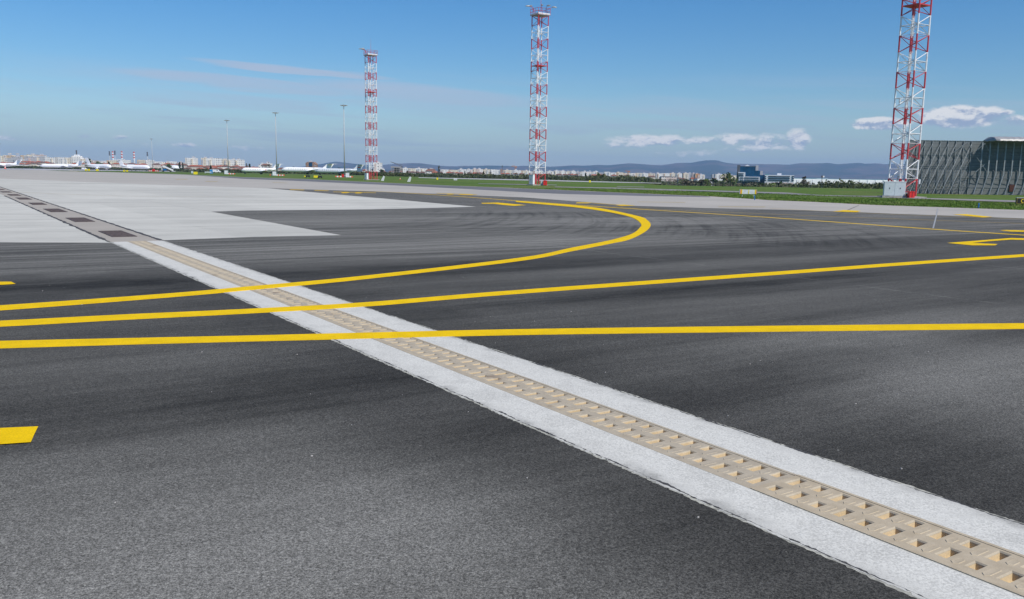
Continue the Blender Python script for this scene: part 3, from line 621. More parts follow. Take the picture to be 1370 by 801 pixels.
ch = MB(); rc2 = random.Random(9)
for _ in range(70):
    s2 = rc2.uniform(2.5, 17); n2 = rc2.choice([-1, 1]) * rc2.uniform(.7, 4.5); k2 = rc2.uniform(.003, .008); p = sn(s2, n2, .004); M = Matrix.Translation(p) @ Matrix.Rotation(rc2.random() * 6, 4, 'Z')
    ch.rings([[M @ Vector((k2 * a_ * math.cos(t) * rc2.uniform(.8, 1.2), k2 * a_ * .7 * math.sin(t), z_ * k2)) for t in [j * math.pi / 3 for j in range(6)]] for a_, z_ in ((1.0, 0), (.9, .5), (.4, .8))])
tag(ch.build('chippings', MT['plinth']), 'tiny loose stone chippings scattered over the asphalt', 'chippings', kind='stuff')

# iron inlet grates on the apron run
gr_s = [(26.0, 28.3), (33.0, 35.5), (40.0, 43.0), (47.5, 50.0), (54.9, 58.1), (62.1, 65.0), (69.5, 72.3), (77, 79.6), (84.3, 87)]
names = ['nearest', 'second nearest', 'third nearest', 'fourth nearest', 'fifth nearest', 'sixth nearest', 'seventh nearest', 'eighth nearest', 'farthest']
for i, (a, b) in enumerate(gr_s):
    r0 = empty('drain_grate', sn((a + b) / 2, 0.01, 0), math.atan2(ND.y, ND.x), f'dark iron inlet grate in the apron drain run, {names[i]} of the row', 'grate', 'iron grates along the apron drain')
    L = b - a; fr = MB(); W = .54
    for sx in (-1, 1): fr.box((sx * W / 2, 0, .012), (.04, L, .012))
    for sy in (-1, 1): fr.box((0, sy * (L / 2 - .02), .0125), (W - .04, .04, .012))
    fr.build('frame', MT['iron'], r0)
    gb = MB(); gb.box((0, 0, .0085), (W - .05, L - .09, .004)); k = int(L / .11)
    for j in range(k): gb.box((0, -L / 2 + .07 + j * (L - .14) / (k - 1), .014), (W - .05, .045, .010))
    gb.build('grating', MT['iron'], r0)

# ------------------------------------------------------------------ grass at the pavement edges
gb = MB(); rg_ = random.Random(3)
def tuft(p, h, k):
    for _ in range(k):
        a = rg_.uniform(0, 2 * math.pi); w_ = .012 + .012 * rg_.random(); hh = h * rg_.uniform(.6, 1.25); le = rg_.uniform(.1, .6) * hh; d = Vector((math.cos(a), math.sin(a), 0)); s2 = Vector((-d.y, d.x, 0)) * w_ * 1.6
        q_ = p + Vector((rg_.uniform(-.1, .1), rg_.uniform(-.1, .1), 0)); m2 = q_ + d * le * .35 + Vector((0, 0, hh * .65)); t_ = q_ + d * le + Vector((0, 0, hh))
        o = len(gb.v); gb.v += [tuple(q_ - s2), tuple(q_ + s2), tuple(m2 + s2 * .7), tuple(m2 - s2 * .7), tuple(t_)]; gb.f += [(o, o + 1, o + 2, o + 3), (o + 3, o + 2, o + 4)]; gb.mi += [0, 0]
edge = grass_edge[9:] + [grass_edge[-1] + e_dir * 8]
for a, b in zip(edge[:-1], edge[1:]):
    L = (b - a).length; d = (b - a).normalized(); n_ = Vector((-d.y, d.x, 0)); n_ = n_ if n_.y > 0 else -n_
    Ym = (a.y + b.y) / 2; dens_ = 26 if Ym < 80 else 12
    for _ in range(int(L * dens_ * 9)):
        off = rg_.random() ** 1.7 * 22
        p = a.lerp(b, rg_.random()) + n_ * (off + .25 + .6 * mnoise.noise(a * .3 + Vector((off, rg_.random(), 0)))); p.z = -.04
        tuft(p, .07 + .07 * abs(mnoise.noise(p * .35)) + (.03 if off < .6 else 0), 4)
MT['blade'] = leaf_mat('grass_blade', (.035, .085, .014), (.085, .150, .030))
def blade_mat():
    m_ = MT['blade']; t = NT(m_.node_tree); b = t.nt.nodes['Principled BSDF']
    v = t.obj(); a = t.noise(v, .25, 4.0, .6); c = t.noise(v, 5.0, 2.0, .6)
    col = t.mix(t.ss(c, .3, .7), (.075, .140, .022), (.150, .235, .048)); col = t.mix(t.m('MULTIPLY', t.ss(a, .5, .68), .6), col, (.24, .22, .09))
    t.put(b.inputs['Base Color'], col)
blade_mat()
tag(gb.build('grass', MT['blade']), 'short green grass growing along the edge of the pavement', 'grass', kind='stuff')

# ------------------------------------------------------------------ lattice masts
def lattice_mast(scale=1.0):
    r0 = empty('lattice_mast', (0, 0, 0))
    rc = 1.41; Hh = 28.5; PH = 1.1; bands = [0, 2.0]
    while bands[-1] < Hh - .1: bands.append(bands[-1] + (2.05 if len(bands) % 2 == 0 else 1.736))
    cor = [(rc * math.cos(k * math.pi / 2), rc * math.sin(k * math.pi / 2)) for k in range(4)]
    for k in range(4): MB().tube((*cor[k], 0), (*cor[k], Hh), .09, .085, 8).build('leg', MT['band'], r0)
    br = MB()
    for k in range(4):
        A, B = cor[k], cor[(k + 1) % 4]; flip = k % 2
        for i in range(len(bands) - 1):
            z0, z1 = bands[i], bands[i + 1]; zm = (z0 + z1) / 2
            a, b = (A, B) if flip else (B, A)
            br.tube((*a, z0 + .03), (*b, zm), .04, n=4); br.tube((*b, zm), (*a, z1 - .03), .04, n=4)
            if i % 2: br.tube((*A, zm), (*B, zm), .042, n=4)
            else: br.tube((*A, z1), (*B, z1), .022, n=4)
    br.build('bracing', MT['band'], r0)
    ld = MB(); lx = (.16, -.35)
    for sx in (-.21, .21): ld.tube((lx[0] + sx, lx[1], 0), (lx[0] + sx, lx[1], Hh + .6), .035, n=5)
    z = .3
    while z < Hh: ld.tube((lx[0] - .21, lx[1], z), (lx[0] + .21, lx[1], z), .018, n=4); z += .32
    for hz in range(int(Hh / 1.0)):
        if hz < 2: continue
        pts = [Vector((lx[0] + .36 * math.cos(t), lx[1] + .36 * math.sin(t), hz * 1.0 + .4)) for t in [j * math.pi / 5 for j in range(6)]]
        for a, b in zip(pts[:-1], pts[1:]): ld.tube(a, b, .018, n=4)
    ld.build('ladder', MT['band'], r0)
    cb = MB(); cb.box((-.05, -.12, Hh / 2), (.30, .06, Hh)); cb.build('cable_tray', MT['band'], r0)
    rp = MB(); rp.prism([(c_[0] * .97, c_[1] * .97) for c_ in cor], 20.15, 20.27); rp.build('rest_platform', MT['band'], r0)
    tp = MB(); tc = [(c_[0] * 1.22, c_[1] * 1.22) for c_ in cor]; tp.prism(tc, Hh, Hh + .10)
    tp.build('top_platform', MT['steel'], r0)
    rl = MB()
    for k in range(4):
        A, B = Vector((*tc[k], Hh)), Vector((*tc[(k + 1) % 4], Hh))
        rl.tube(A, A + Vector((0, 0, PH)), .035, n=5)
        for hh in (.14, .6, PH): rl.tube(A + Vector((0, 0, hh)), B + Vector((0, 0, hh)), .028, n=4)
        for q_ in (.33, .66): p = A.lerp(B, q_); rl.tube(p, p + Vector((0, 0, PH)), .025, n=4)
    rl.build('railing', pbr('railing_red', (.48, .05, .06), .5), r0) if 'rail' not in MT else rl.build('railing', MT['rail'], r0)
    tb = MB()
    for k in range(4):
        A, B = Vector((*tc[k], Hh + .2)), Vector((*tc[(k + 1) % 4], Hh + .2)); mdp = (A + B) / 2; dv = (B - A)
        tb.box(mdp, (dv.length, .03, .2), math.atan2(dv.y, dv.x))
    tb.build('toe_board', MT['cabw'], r0)
    rd = MB(); rd.tube((.1, .1, Hh), (.1, .1, Hh + 2.6), .035, .02, 6); rd.tube((.1, .1, Hh + 2.6), (.1, .1, Hh + 4.0), .015, .006, 5); rd.build('lightning_rod', MT['red'], r0)
    return r0
MT['rail'] = pbr('railing_red', (.48, .05, .06), .5, var=.1)
def floodlight(mast, ang, reach, z, dirn=None):
    a = R(ang); x, y = math.cos(a), math.sin(a)
    M = Matrix.Rotation(a, 4, 'Z'); o = MB()
    pr = [(-.42, .0), (-.30, .13), (.10, .17), (.40, .10), (.46, 0.0)]
    rings = []
    for (px, h) in pr: rings.append([M @ Vector((reach + px, .19 * max(.25, h / .17) * math.cos(t), z + h * (.9 if math.sin(t) > 0 else .35) * math.sin(t) - .10 * px)) for t in [j * math.pi / 4 for j in range(8)]])
    o.rings(rings); f = o.build('floodlight', MT['lamp'], mast)
    g_ = MB(); g_.box((reach + .05, 0, z - .055), (.55, .30, .03), 0, M); g_.build('lens', MT['lampglass'], f)
    ar = MB(); ar.tube((x * 1.25, y * 1.25, z - .35), (x * (reach - .25), y * (reach - .25), z), .03, n=5); ar.tube((x * 1.25, y * 1.25, z - .9), (x * 1.25, y * 1.25, z - .35), .03, n=5); ar.build('lamp_arm', MT['rail'], f)
mast0 = lattice_mast(); mk = children(mast0)
masts = []
for i, (u, Y, sc_, lab) in enumerate([(497, 209, 1.015, 'red and white lattice mast left of centre, standing beside the parked grey jet'), (718.6, 151.8, 1.0, 'red and white lattice mast near the middle of the view, all its lamps showing'), (1207.6, 94.0, .985, 'largest red and white lattice mast at the right, its top cut off by the frame')]):
    o = mast0 if i == 0 else copy_tree(mast0, mk)
    o.location = far(u, Y); o.scale = (1, 1, sc_); o.rotation_euler = (0, 0, R(257)); tag(o, lab, 'mast', 'red and white lattice masts'); masts.append(o)
Z0 = 29.85
for ang, rc_ in ((-62, 2.2), (-100, 1.9), (105, 2.35), (20, 1.7), (60, 1.8)): floodlight(masts[1], ang, rc_, Z0 + (.1 if ang != -100 else .35))
for ang, rc_ in ((-70, 2.3), (-95, 1.9), (-50, 1.9)): floodlight(masts[0], ang, rc_, Z0 + .1)
for ang, rc_ in ((-62, 2.2), (105, 2.35), (20, 1.7)): floodlight(masts[2], ang, rc_, Z0)
# side bracket with small camera on the right mast
cm = MB(); cm.tube((0, -1.0, 10.3), (0, -2.35, 10.45), .03, n=5); cm.tube((-.05, -2.35, 10.3), (-.05, -2.35, 10.75), .10, .12, 8); b_ = cm.build('side_bracket', MT['cabw'], masts[2])
b_.rotation_euler = (0, 0, R(-167 + 90 - 0))
cm2 = MB(); cm2.tube((0, 0, 1.65), (.55, 0, 1.75), .025, n=5); cm2.tube((.55, 0, 1.45), (.55, 0, 1.95), .11, .11, 8); b2 = cm2.build('camera_bracket', MT['cabw'], masts[2]); b2.rotation_euler = (0, 0, R(-257)); b2.location = (0, 0, .0)
b2.location = Matrix.Rotation(R(-257), 4, 'Z') @ Vector((1.25, 0, 0))
# mast foundations (concrete pads), cabinets and red boxes
def cabinet(u, Y, size, doors, rz, lab, plz=.18):
    p = far(u, Y); o = empty('equipment_cabinet', p, rz, lab, 'cabinet', 'cabinets at the mast and pole feet'); W, D, Hh = size
    MB().box((0, 0, plz / 2 - .02), (W + .3, D + .3, plz + .04)).build('plinth', MT['plinth'], o)
    MB().box((0, 0, plz + Hh / 2), (W, D, Hh)).build('body', MT['cab'], o)
    MB().box((0, 0, plz + Hh + .03), (W + .08, D + .08, .06)).build('roof', MT['cabw'], o)
    MB().box((W / 2 + .012, 0, plz + Hh / 2), (.02, D - .04, Hh - .06)).build('side_panel', MT['cabw'], o)  # whiter than the body on this side only: sunlit flank put into the colour
    for i in range(doors):
        w_ = W / doors; x = -W / 2 + w_ * (i + .5); d_ = MB().box((x, -D / 2 - .012, plz + Hh / 2), (w_ - .03, .022, Hh - .08)).build('door', MT['cab'], o)
        MB().box((x + .02 * w_, -D / 2 - .036, plz + Hh * .55), (.06, .025, .14)).build('handle', MT['dark'], d_)
    return o
cabinet(1197.2, 90.5, (2.05, .55, 1.42), 2, R(-13), 'wide pale grey two-door cabinet at the foot of the right mast')
cabinet(711.6, 149.5, (.85, .5, 1.55), 1, R(-38), 'tall narrow grey cabinet at the foot of the middle mast')
cabinet(490.3, 206, (.72, .5, 1.35), 1, R(-38), 'narrow grey cabinet at the foot of the left mast')
def redbox(u, Y, w_, h_, lab):
    p = far(u, Y); o = empty('fire_point', p, 0, lab, 'fire box', 'red fire boxes at the mast feet'); W = w_
    MB().prism([(-W / 2, -.25), (W / 2, -.25), (W / 2, .25), (-W / 2, .25)], .03, h_).build('body', MT['red'], o)
    MB().box((0, 0, h_ + .03), (W + .06, .56, .06)).build('lid', MT['red'], o)
    MB().box((0, -.262, h_ * .5), (.03, .02, h_ * .86)).build('seam', MT['dark'], o)
redbox(1220.4, 89.5, .52, .62, 'red fire box at the foot of the right mast')
redbox(729.6, 150, .62, .78, 'red fire box at the foot of the middle mast')
o = empty('control_box', far(725.3, 150.5), 0, 'small grey box beside the red fire box at the middle mast', 'box'); MB().box((0, 0, .35), (.4, .35, .7)).build('body', MT['cab'], o); MB().box((0, 0, .72), (.46, .4, .04)).build('lid', MT['cabw'], o)
o = empty('control_box', far(1215.8, 90.2), 0, 'small dark box between the grey cabinet and the red fire box', 'box'); MB().box((0, 0, .24), (.3, .35, .46)).build('body', MT['dark'], o); MB().box((0, 0, .49), (.34, .4, .04)).build('lid', MT['cab'], o)
for (u, Y, w_) in ((718.6, 151.8, 3.6), (1208, 93.6, 3.8), (497, 209, 3.4)):
    p = far(u, Y); pd = MB(); pd.box((p.x, p.y, .03), (w_, w_ * .9, .12)); tag(pd.build('mast_foundation', MT['plinth']), kind='structure')

# ------------------------------------------------------------------ high light poles
def light_pole(h=25.0):
    r0 = empty('light_pole', (0, 0, 0))
    MB().tube((0, 0, 0), (0, 0, h), .24, .11, 12).build('mast', MT['pole'], r0, True)
    MB().tube((0, 0, 0), (0, 0, .5), .42, .36, 12).build('base_flange', MT['pole'], r0)
    rg2 = MB(); n = 10
    for k in range(n):
        a, b = 2 * math.pi * k / n, 2 * math.pi * (k + 1) / n; rg2.tube((.85 * math.cos(a), .85 * math.sin(a), h - .1), (.85 * math.cos(b), .85 * math.sin(b), h - .1), .05, n=5)
    for k in range(4): a = k * math.pi / 2; rg2.tube((0, 0, h + .05), (.85 * math.cos(a), .85 * math.sin(a), h - .1), .04, n=5)
    rg2.tube((0, 0, h - .5), (0, 0, h + .35), .20, .12, 10); rg2.build('headframe', MT['lamp'], r0)
    for k in range(6):
        a = k * math.pi / 3 + .3; M = Matrix.Rotation(a, 4, 'Z'); L_ = MB(); L_.box((1.0, 0, h + .02), (.55, .42, .22), 0, M @ Matrix.Translation((0, 0, 0))); L_.build('floodlight', MT['lamp'], r0)
    return r0
lp = light_pole(); lk = children(lp)
for i, (u, Y, h, lab) in enumerate([(461, 311, 25, 'tallest-looking grey floodlight pole, just left of the left lattice mast'), (370.3, 350, 24.6, 'grey floodlight pole behind the tail of the leftmost business jet'), (305.5, 408, 24.6, 'grey floodlight pole in front of the white slab apartment blocks'), (204.5, 690, 25.2, 'pale distant floodlight pole at the nose of a parked airliner'), (1.5, 900, 25, 'floodlight pole on the left edge of the view')]):
    o = lp if i == 0 else copy_tree(lp, lk); p = far(u, Y); p.z = 0; o.location = p; o.scale = (1, 1, h / 25.0); tag(o, lab, 'light pole', 'floodlight poles along the stands')
def barrier(u0, u1, Y, lab, hh=.40):
    a, b = far(u0, Y), far(u1, Y); o = empty('safety_barrier', (a + b) / 2, 0, lab, 'barrier', 'red and white barriers round the pole feet'); W = (b - a).length; n = max(5, int(W / .55)); n += 1 - n % 2
    for i in range(n):
        x = -W / 2 + W * (i + .5) / n; w_ = W / n * .96
        mb = MB(); mb.add([(x - w_ / 2, -.25, 0), (x + w_ / 2, -.25, 0), (x + w_ / 2, .25, 0), (x - w_ / 2, .25, 0), (x - w_ / 2, -.1, hh), (x + w_ / 2, -.1, hh), (x + w_ / 2, .1, hh), (x - w_ / 2, .1, hh)], [(0, 3, 2, 1), (4, 5, 6, 7), (0, 1, 5, 4), (1, 2, 6, 5), (2, 3, 7, 6), (3, 0, 4, 7)])
        mb.build('barrier_block', MT['redo'] if i % 2 == 0 else MT['offw'], o)
MT['redo'] = pbr('barrier_red', (.60, .085, .03), .6, var=.1)
barrier(448.5, 472, 300, 'red and white barrier at the foot of the pole beside the grey jet')
barrier(361, 380.5, 338, 'red and white barrier at the foot of the pole behind the leftmost business jet')
barrier(299, 314.5, 396, 'red and white barrier at the foot of the pole before the slab blocks')
barrier(199, 212, 670, 'pale red and white barrier at the foot of the distant pole', .9)
def kiosk(u, Y, w_, h_, lab, mt='cabw'):
    o = empty('equipment_cabinet', far(u, Y), 0, lab, 'cabinet', 'cabinets at the mast and pole feet'); MB().box((0, 0, h_ / 2), (w_, w_ * .7, h_)).build('body', MT[mt], o); MB().box((0, 0, h_ + .04), (w_ + .1, w_ * .7 + .1, .08)).build('roof', MT[mt], o)
    d_ = MB().box((0, -w_ * .35 - .012, h_ / 2), (w_ * .85, .02, h_ * .88)).build('door', MT[mt], o); MB().box((w_ * .3, -w_ * .35 - .03, h_ / 2), (.06, .03, .15)).build('handle', MT['dark'], d_)
kiosk(464.8, 299, 1.1, 1.45, 'white cabinet behind the barrier beside the grey jet')
kiosk(367, 337, 1.2, 1.5, 'white cabinet at the pole behind the leftmost business jet')
kiosk(302.4, 395, 1.3, 1.6, 'white cabinet at the pole before the slab blocks')
kiosk(257, 420, .8, 1.1, 'small pale cabinet beside the single yellow block', 'cab')
kiosk(458.8, 298.5, .7, 1.0, 'small red cabinet behind the barrier beside the grey jet', 'red')
kiosk(205.5, 668, 1.6, 1.8, 'red cabinet at the foot of the distant pole', 'red')

# ------------------------------------------------------------------ aircraft
def aircraft(u_nose, u_tail, Y, L, dia, fin, style, yaw=0, lab='', mat_='fusel', stripe=None):
    a, b = far(u_nose, Y), far(u_tail, Y); ctr = (a + b) / 2; face = 1 if u_nose > u_tail else -1
    o = empty('jet_airliner' if style != 'biz' else 'business_jet', ctr, (0 if face > 0 else math.pi) + yaw, lab, 'airplane', 'parked jets')
    zc = dia * (.5 + .42); n = 14; r = dia / 2; M_ = MT[mat_]
    prof = [(.5, .05, -.30), (.488, .38, -.22), (.465, .66, -.14), (.43, .88, -.06), (.385, .99, 0), (.30, 1, 0), (-.18, 1, 0), (-.28, .90, .10), (-.38, .62, .30), (-.46, .34, .48), (-.5, .12, .58)]
    rings = [[(L * x, r * k * math.cos(t), zc + r * dz + r * k * math.sin(t)) for t in [2 * math.pi * j / n for j in range(n)]] for x, k, dz in prof]
    MB().rings(rings).build('fuselage', M_, o, True)
    # fin
    tz = zc + r * .7; fh = fin - tz; w0, w1 = (L * .175, L * .09) if style == 'biz' else (L * .14, L * .075); xb = -L * .36; sw = L * .10
    f = MB(); 
    for s_, th in ((0, .16), ): f.add([(xb, -th, tz), (xb - w0, -th, tz), (xb - sw - w1 + w1 * .0 - w0 * .35, -th * .5, tz + fh), (xb - sw, -th * .5, tz + fh), (xb, th, tz), (xb - w0, th, tz), (xb - sw - w1 - w0 * .35, th * .5, tz + fh), (xb - sw, th * .5, tz + fh)], [(0, 1, 2, 3), (7, 6, 5, 4), (0, 3, 7, 4), (1, 5, 6, 2), (2, 6, 7, 3)])
    fo = f.build('tail_fin', M_, o)
    if stripe: MB().box((xb - sw * .6 - w0 * .4, 0, tz + fh * .45), (w0 * .35, .40, fh * .16)).build('emblem', MT['red'], fo)
    tzz = tz + fh * .97 if style != 'low' else zc + r * .35; xs_ = xb - sw if style != 'low' else xb - w0 * .1; ts = L * (.17 if style != 'biz' else .19)
    for s_ in (-1, 1):
        f = MB(); c0 = w0 * .62
        f.add([(xs_, 0, tzz), (xs_ - c0, 0, tzz), (xs_ - c0 - ts * .42, s_ * ts, tzz + .15), (xs_ - c0 * .5 - ts * .42, s_ * ts, tzz + .15), (xs_, 0, tzz + .22), (xs_ - c0, 0, tzz + .22), (xs_ - c0 - ts * .42, s_ * ts, tzz + .22), (xs_ - c0 * .5 - ts * .42, s_ * ts, tzz + .22)], [(0, 1, 2, 3), (7, 6, 5, 4), (0, 3, 7, 4), (1, 5, 6, 2), (2, 6, 7, 3), (0, 4, 5, 1)])
        f.build('tailplane', M_, o)
    for s_ in (-1, 1):
        span = L * .44; xw = L * .10 if style == 'low' else -L * .02; zw = zc - r * .62; c0, c1 = L * .19, L * .05; sw2 = span * .52
        f = MB(); f.add([(xw, s_ * r * .5, zw - .15), (xw - c0, s_ * r * .5, zw - .15), (xw - sw2 - c1, s_ * span, zw + span * .07), (xw - sw2, s_ * span, zw + span * .07), (xw, s_ * r * .5, zw + .3), (xw - c0, s_ * r * .5, zw + .15), (xw - sw2 - c1, s_ * span, zw + span * .07 + .1), (xw - sw2, s_ * span, zw + span * .07 + .1)], [(0, 1, 2, 3), (7, 6, 5, 4), (0, 3, 7, 4), (1, 5, 6, 2), (2, 6, 7, 3), (0, 4, 5, 1)])
        wg = f.build('wing', M_, o)
        if style == 'biz': f = MB(); f.box((xw - sw2 - c1 * .6, s_ * span, zw + span * .07 + L * .025), (c1 * .7, .08, L * .05)); f.build('winglet', M_, wg)
        if style == 'low': ex, ey, ez, el_, er = xw + c0 * .05, s_ * span * .36, zw - .75, L * .11, dia * .26
        else: ex, ey, ez, el_, er = -L * .30, s_ * (r * 1.0 + dia * .20), zc + r * .42, L * .15, dia * .21
        e = MB(); rr = [(.5, .82), (.42, 1), (-.1, .98), (-.5, .6)]
        e.rings([[(ex + el_ * x, ey + er * k * math.cos(t), ez + er * k * math.sin(t)) for t in [2 * math.pi * j / 10 for j in range(10)]] for x, k in rr]); eo = e.build('engine', M_, o, True)
        MB().tube((ex + el_ * .5 + .01, ey, ez), (ex + el_ * .5 + .03, ey, ez), er * .72, n=10).build('intake', MT['dark'], eo)
        MB().box((ex - el_ * .1, (ey * .86), ez + (er * .9 if style == 'low' else 0)), (el_ * .5, er * .9, .18)).build('pylon', M_, eo)
    for (x, y_) in ((L * .40, 0), (-L * .05, dia * .55), (-L * .05, -dia * .55)):
        g_ = MB(); g_.tube((x, y_, .35), (x, y_, zc - r * .6), .09, n=6); lg = g_.build('landing_gear', MT['steel'], o)
        MB().tube((x, y_ - .22, .42), (x, y_ + .22, .42), .42, n=12).build('wheel', MT['dark'], lg)
    for s_ in (-1, 1):
        MB().box((L * .452, s_ * r * .42, zc + r * .30), (L * .022, r * .35, r * .22), s_ * -.35).build('cockpit_window', MT['glass'], o)
        if style == 'biz':
            for k in range(9): MB().tube((L * (.33 - .048 * k), s_ * r * .90, zc + r * .30), (L * (.33 - .048 * k), s_ * (r * .985), zc + r * .30), r * .13, n=8).build('window', MT['glass'], o)
    if style == 'biz' and stripe == 'mid': MB().box((-L * .20, 0, zc - r * .1), (L * .035, r * 2.02, r * 1.1)).build('red_mark', MT['red'], o)
    return o
aircraft(-30, 26, 900, 43, 3.9, 9.2, 'T', 0, 'white airliner at the left edge, only its T-tail end in view')
aircraft(53, 109, 960, 45, 4.0, 9.6, 'T', 0, 'long white twin-jet airliner with T-tail pointing left, beneath the white city tower')
aircraft(152.5, 113, 850, 33, 4.1, 11.8, 'low', -.45, 'white airliner pointing right, engines under its wings and low tailplane')
aircraft(203, 158, 800, 34, 3.8, 10.0, 'T', -.35, 'white T-tail airliner pointing right, next to the passenger stairs')
aircraft(324.5, 369.5, 440, 17.6, 2.3, 5.2, 'biz', .12, 'small white business jet with red mark behind its cabin, nose left', 'fusel', 'mid')
aircraft(376.5, 440, 520, 28.4, 3.0, 6.4, 'biz', 0, 'large white business jet overlapped at its tail by the grey jet')
aircraft(423, 480, 470, 23.6, 2.6, 5.8, 'biz', 0, 'pale grey business jet with red tail emblem behind the floodlight pole', 'bizgrey', True)
# passenger stairs
o = empty('passenger_stairs', far(223, 640), math.pi, 'white passenger stairs truck with blue cab beside a T-tail airliner', 'stairs truck')
fl = MB()
for s_ in (-.8, .8): fl.add([(-4.6, s_ - .05, .6), (2.6, s_ - .05, 3.6), (2.6, s_ - .05, 4.6), (-4.6, s_ - .05, 1.5), (-4.6, s_ + .05, .6), (2.6, s_ + .05, 3.6), (2.6, s_ + .05, 4.6), (-4.6, s_ + .05, 1.5)], [(0, 1, 2, 3), (7, 6, 5, 4), (0, 3, 7, 4), (1, 5, 6, 2), (2, 6, 7, 3), (0, 4, 5, 1)])
fl.build('side_panel', MT['white'], o)
stp = MB(); [stp.box((-4.4 + i * .5, 0, .7 + i * .21), (.5, 1.5, .08)) for i in range(14)]; stp.box((3.4, 0, 3.6), (1.8, 1.7, .12)); stp.build('step', MT['steel'], o)
MB().box((0, 0, .75), (7.5, 1.9, .35)).build('chassis', MT['dark'], o); MB().box((1.2, -.1, 1.5), (2.4, 1.9, 1.3)).build('cab', MT['blue2'] if 'blue2' in MT else MT['blue'], o); MB().box((3.4, 0, 1.9), (.2, 1.4, 3.2)).build('lift_column', MT['white'], o)
for x in (-2.8, 2.6):
    for y_ in (-.9, .9): MB().tube((x, y_ - .12, .4), (x, y_ + .12, .4), .4, n=12).build('wheel', MT['dark'], o)
def van(u, Y, lab, mt='white', L=5.0):
    o = empty('service_van', far(u, Y), 0, lab, 'van'); b = MB(); pr = [(-L / 2, .35), (L / 2, .35), (L / 2, 1.0), (L / 2 - .9, 1.15), (L / 2 - 1.7, 2.1), (-L / 2, 2.2)]
    n = len(pr); b.add([(x, -.95, z) for x, z in pr] + [(x, .95, z) for x, z in pr], [tuple(range(n)), tuple(range(2 * n - 1, n - 1, -1))] + [(i, i + n, (i + 1) % n + n, (i + 1) % n) for i in range(n)]); b.build('body', MT[mt], o)
    MB().box((L / 2 - 1.9, 0, 1.6), (.9, 1.93, .5)).build('side_window', MT['glass'], o)
    for x in (-L * .3, L * .3):
        for y_ in (-.85, .85): MB().tube((x, y_ - .12, .35), (x, y_ + .12, .35), .35, n=12).build('wheel', MT['dark'], o)
van(290, 600, 'white van parked behind the grass before the red-roofed houses'); van(113, 900, 'white van parked between two airliners under the dark conifer')

# small markers, cones, signs
def yellow_block(u, Y, w_, h_, lab):
    o = empty('yellow_marker', far(u, Y), 0, lab, 'marker', 'yellow marker blocks on the grass'); MB().box((0, 0, h_ / 2 + .08), (w_, .35, h_)).build('board', MT['yel'], o); mb = MB(); mb.box((-w_ * .38, 0, .03), (.12, .5, .14)); mb.box((w_ * .38, 0, .03), (.12, .5, .14)); mb.build('foot', MT['dark'], o)
for a in [(115, 560, 1.3, 1.0, 'yellow marker block left of the pair under the airliner tails'), (118.8, 560, 1.3, 1.1, 'yellow marker block touching another, below the low-tailed airliner'), (130, 540, 1.6, 1.1, 'yellow marker block standing alone below the low-tailed airliner fuselage'), (166, 500, 1.1, .8, 'yellow marker block, left one of the pair below the T-tail'), (170, 500, 1.1, .8, 'yellow marker block, right one of the pair below the T-tail'),
          (261.5, 316, 1.40, .92, 'yellow marker block standing alone below the white tower block'), (422.5, 240, 1.10, .60, 'yellow marker block in front of the large white business jet'), (407.8, 258, .35, .4, 'tiny yellow marker under the large white business jet'), (585.2, 235, .42, .55, 'small yellow marker on the grass below the poplar'), (789.4, 225, .45, .55, 'tiny yellow marker beside the runway right of the middle mast')]: yellow_block(*a)
def equip(u, Y, w_, lab):
    o = empty('ground_unit', far(u, Y), 0, lab, 'equipment'); MB().box((0, 0, .42), (w_, .5, .42)).build('body', MT['dark'], o); MB().tube((w_ * .4, -.3, .2), (w_ * .4, .3, .2), .2, n=10).build('wheel', MT['dark'], o); MB().tube((-w_ * .4, -.3, .2), (-w_ * .4, .3, .2), .2, n=10).build('wheel', MT['dark'], o)
equip(428, 238, 1.0, 'low black equipment beside the yellow block before the white jet'); equip(411.5, 262, 1.2, 'low black equipment under the large white business jet')
def lean_board(u, Y, lab):
    o = empty('marker_board', far(u, Y), 0, lab, 'board', 'leaning white boards on the grass'); b = MB(); pr = [(-.42, 0), (.18, 0), (.42, .95), (.12, 1.05), (-.18, .55)]
    n = len(pr); b.add([(x, -.18, z) for x, z in pr] + [(x, .18, z) for x, z in pr], [tuple(range(n)), tuple(range(2 * n - 1, n - 1, -1))] + [(i, i + n, (i + 1) % n + n, (i + 1) % n) for i in range(n)]); b.build('panel', MT['offw'], o); MB().box((.05, .35, .35), (.06, .5, .7)).build('prop', MT['steel'], o)
lean_board(512.3, 188, 'leaning white wedge board on the grass right after the left mast'); lean_board(547.6, 176, 'leaning white wedge board on the grass, the one farther from the left mast')
def cone(u, Y, h_, lab):
    o = empty('traffic_cone', far(u, Y), 0, lab, 'cone'); MB().box((0, 0, .03), (h_ * .6, h_ * .6, .06)).build('base', MT['red'], o); MB().tube((0, 0, .06), (0, 0, h_), h_ * .24, h_ * .05, 12).build('body', MT['redo'], o); MB().tube((0, 0, h_ * .4), (0, 0, h_ * .6), h_ * .185, h_ * .135, 12).build('band', MT['white'], o)
cone(535.4, 230, .6, 'small red cone between the two leaning white boards'); cone(6.8, 700, 3.0, 'tall red and white cone at the left edge beside the pole')
o = empty('info_board', far(609.4, 232), 0, 'low white two-panel board on the grass left of the middle mast', 'board'); [MB().box((x, 0, .42), (.46, .08, .42)).build('panel', MT['offw'], o) for x in (-.25, .25)]; MB().box((0, 0, .12), (.9, .06, .24)).build('leg', MT['steel'], o)
o = empty('low_fence', far(278.5, 420), 0, 'low pale barrier panel right of the single yellow block', 'barrier'); MB().box((0, 0, .7), (3.4, .1, .5)).build('panel', MT['cab'], o); [MB().box((x, 0, .25), (.1, .3, .5)).build('foot', MT['steel'], o) for x in (-1.5, 1.5)]
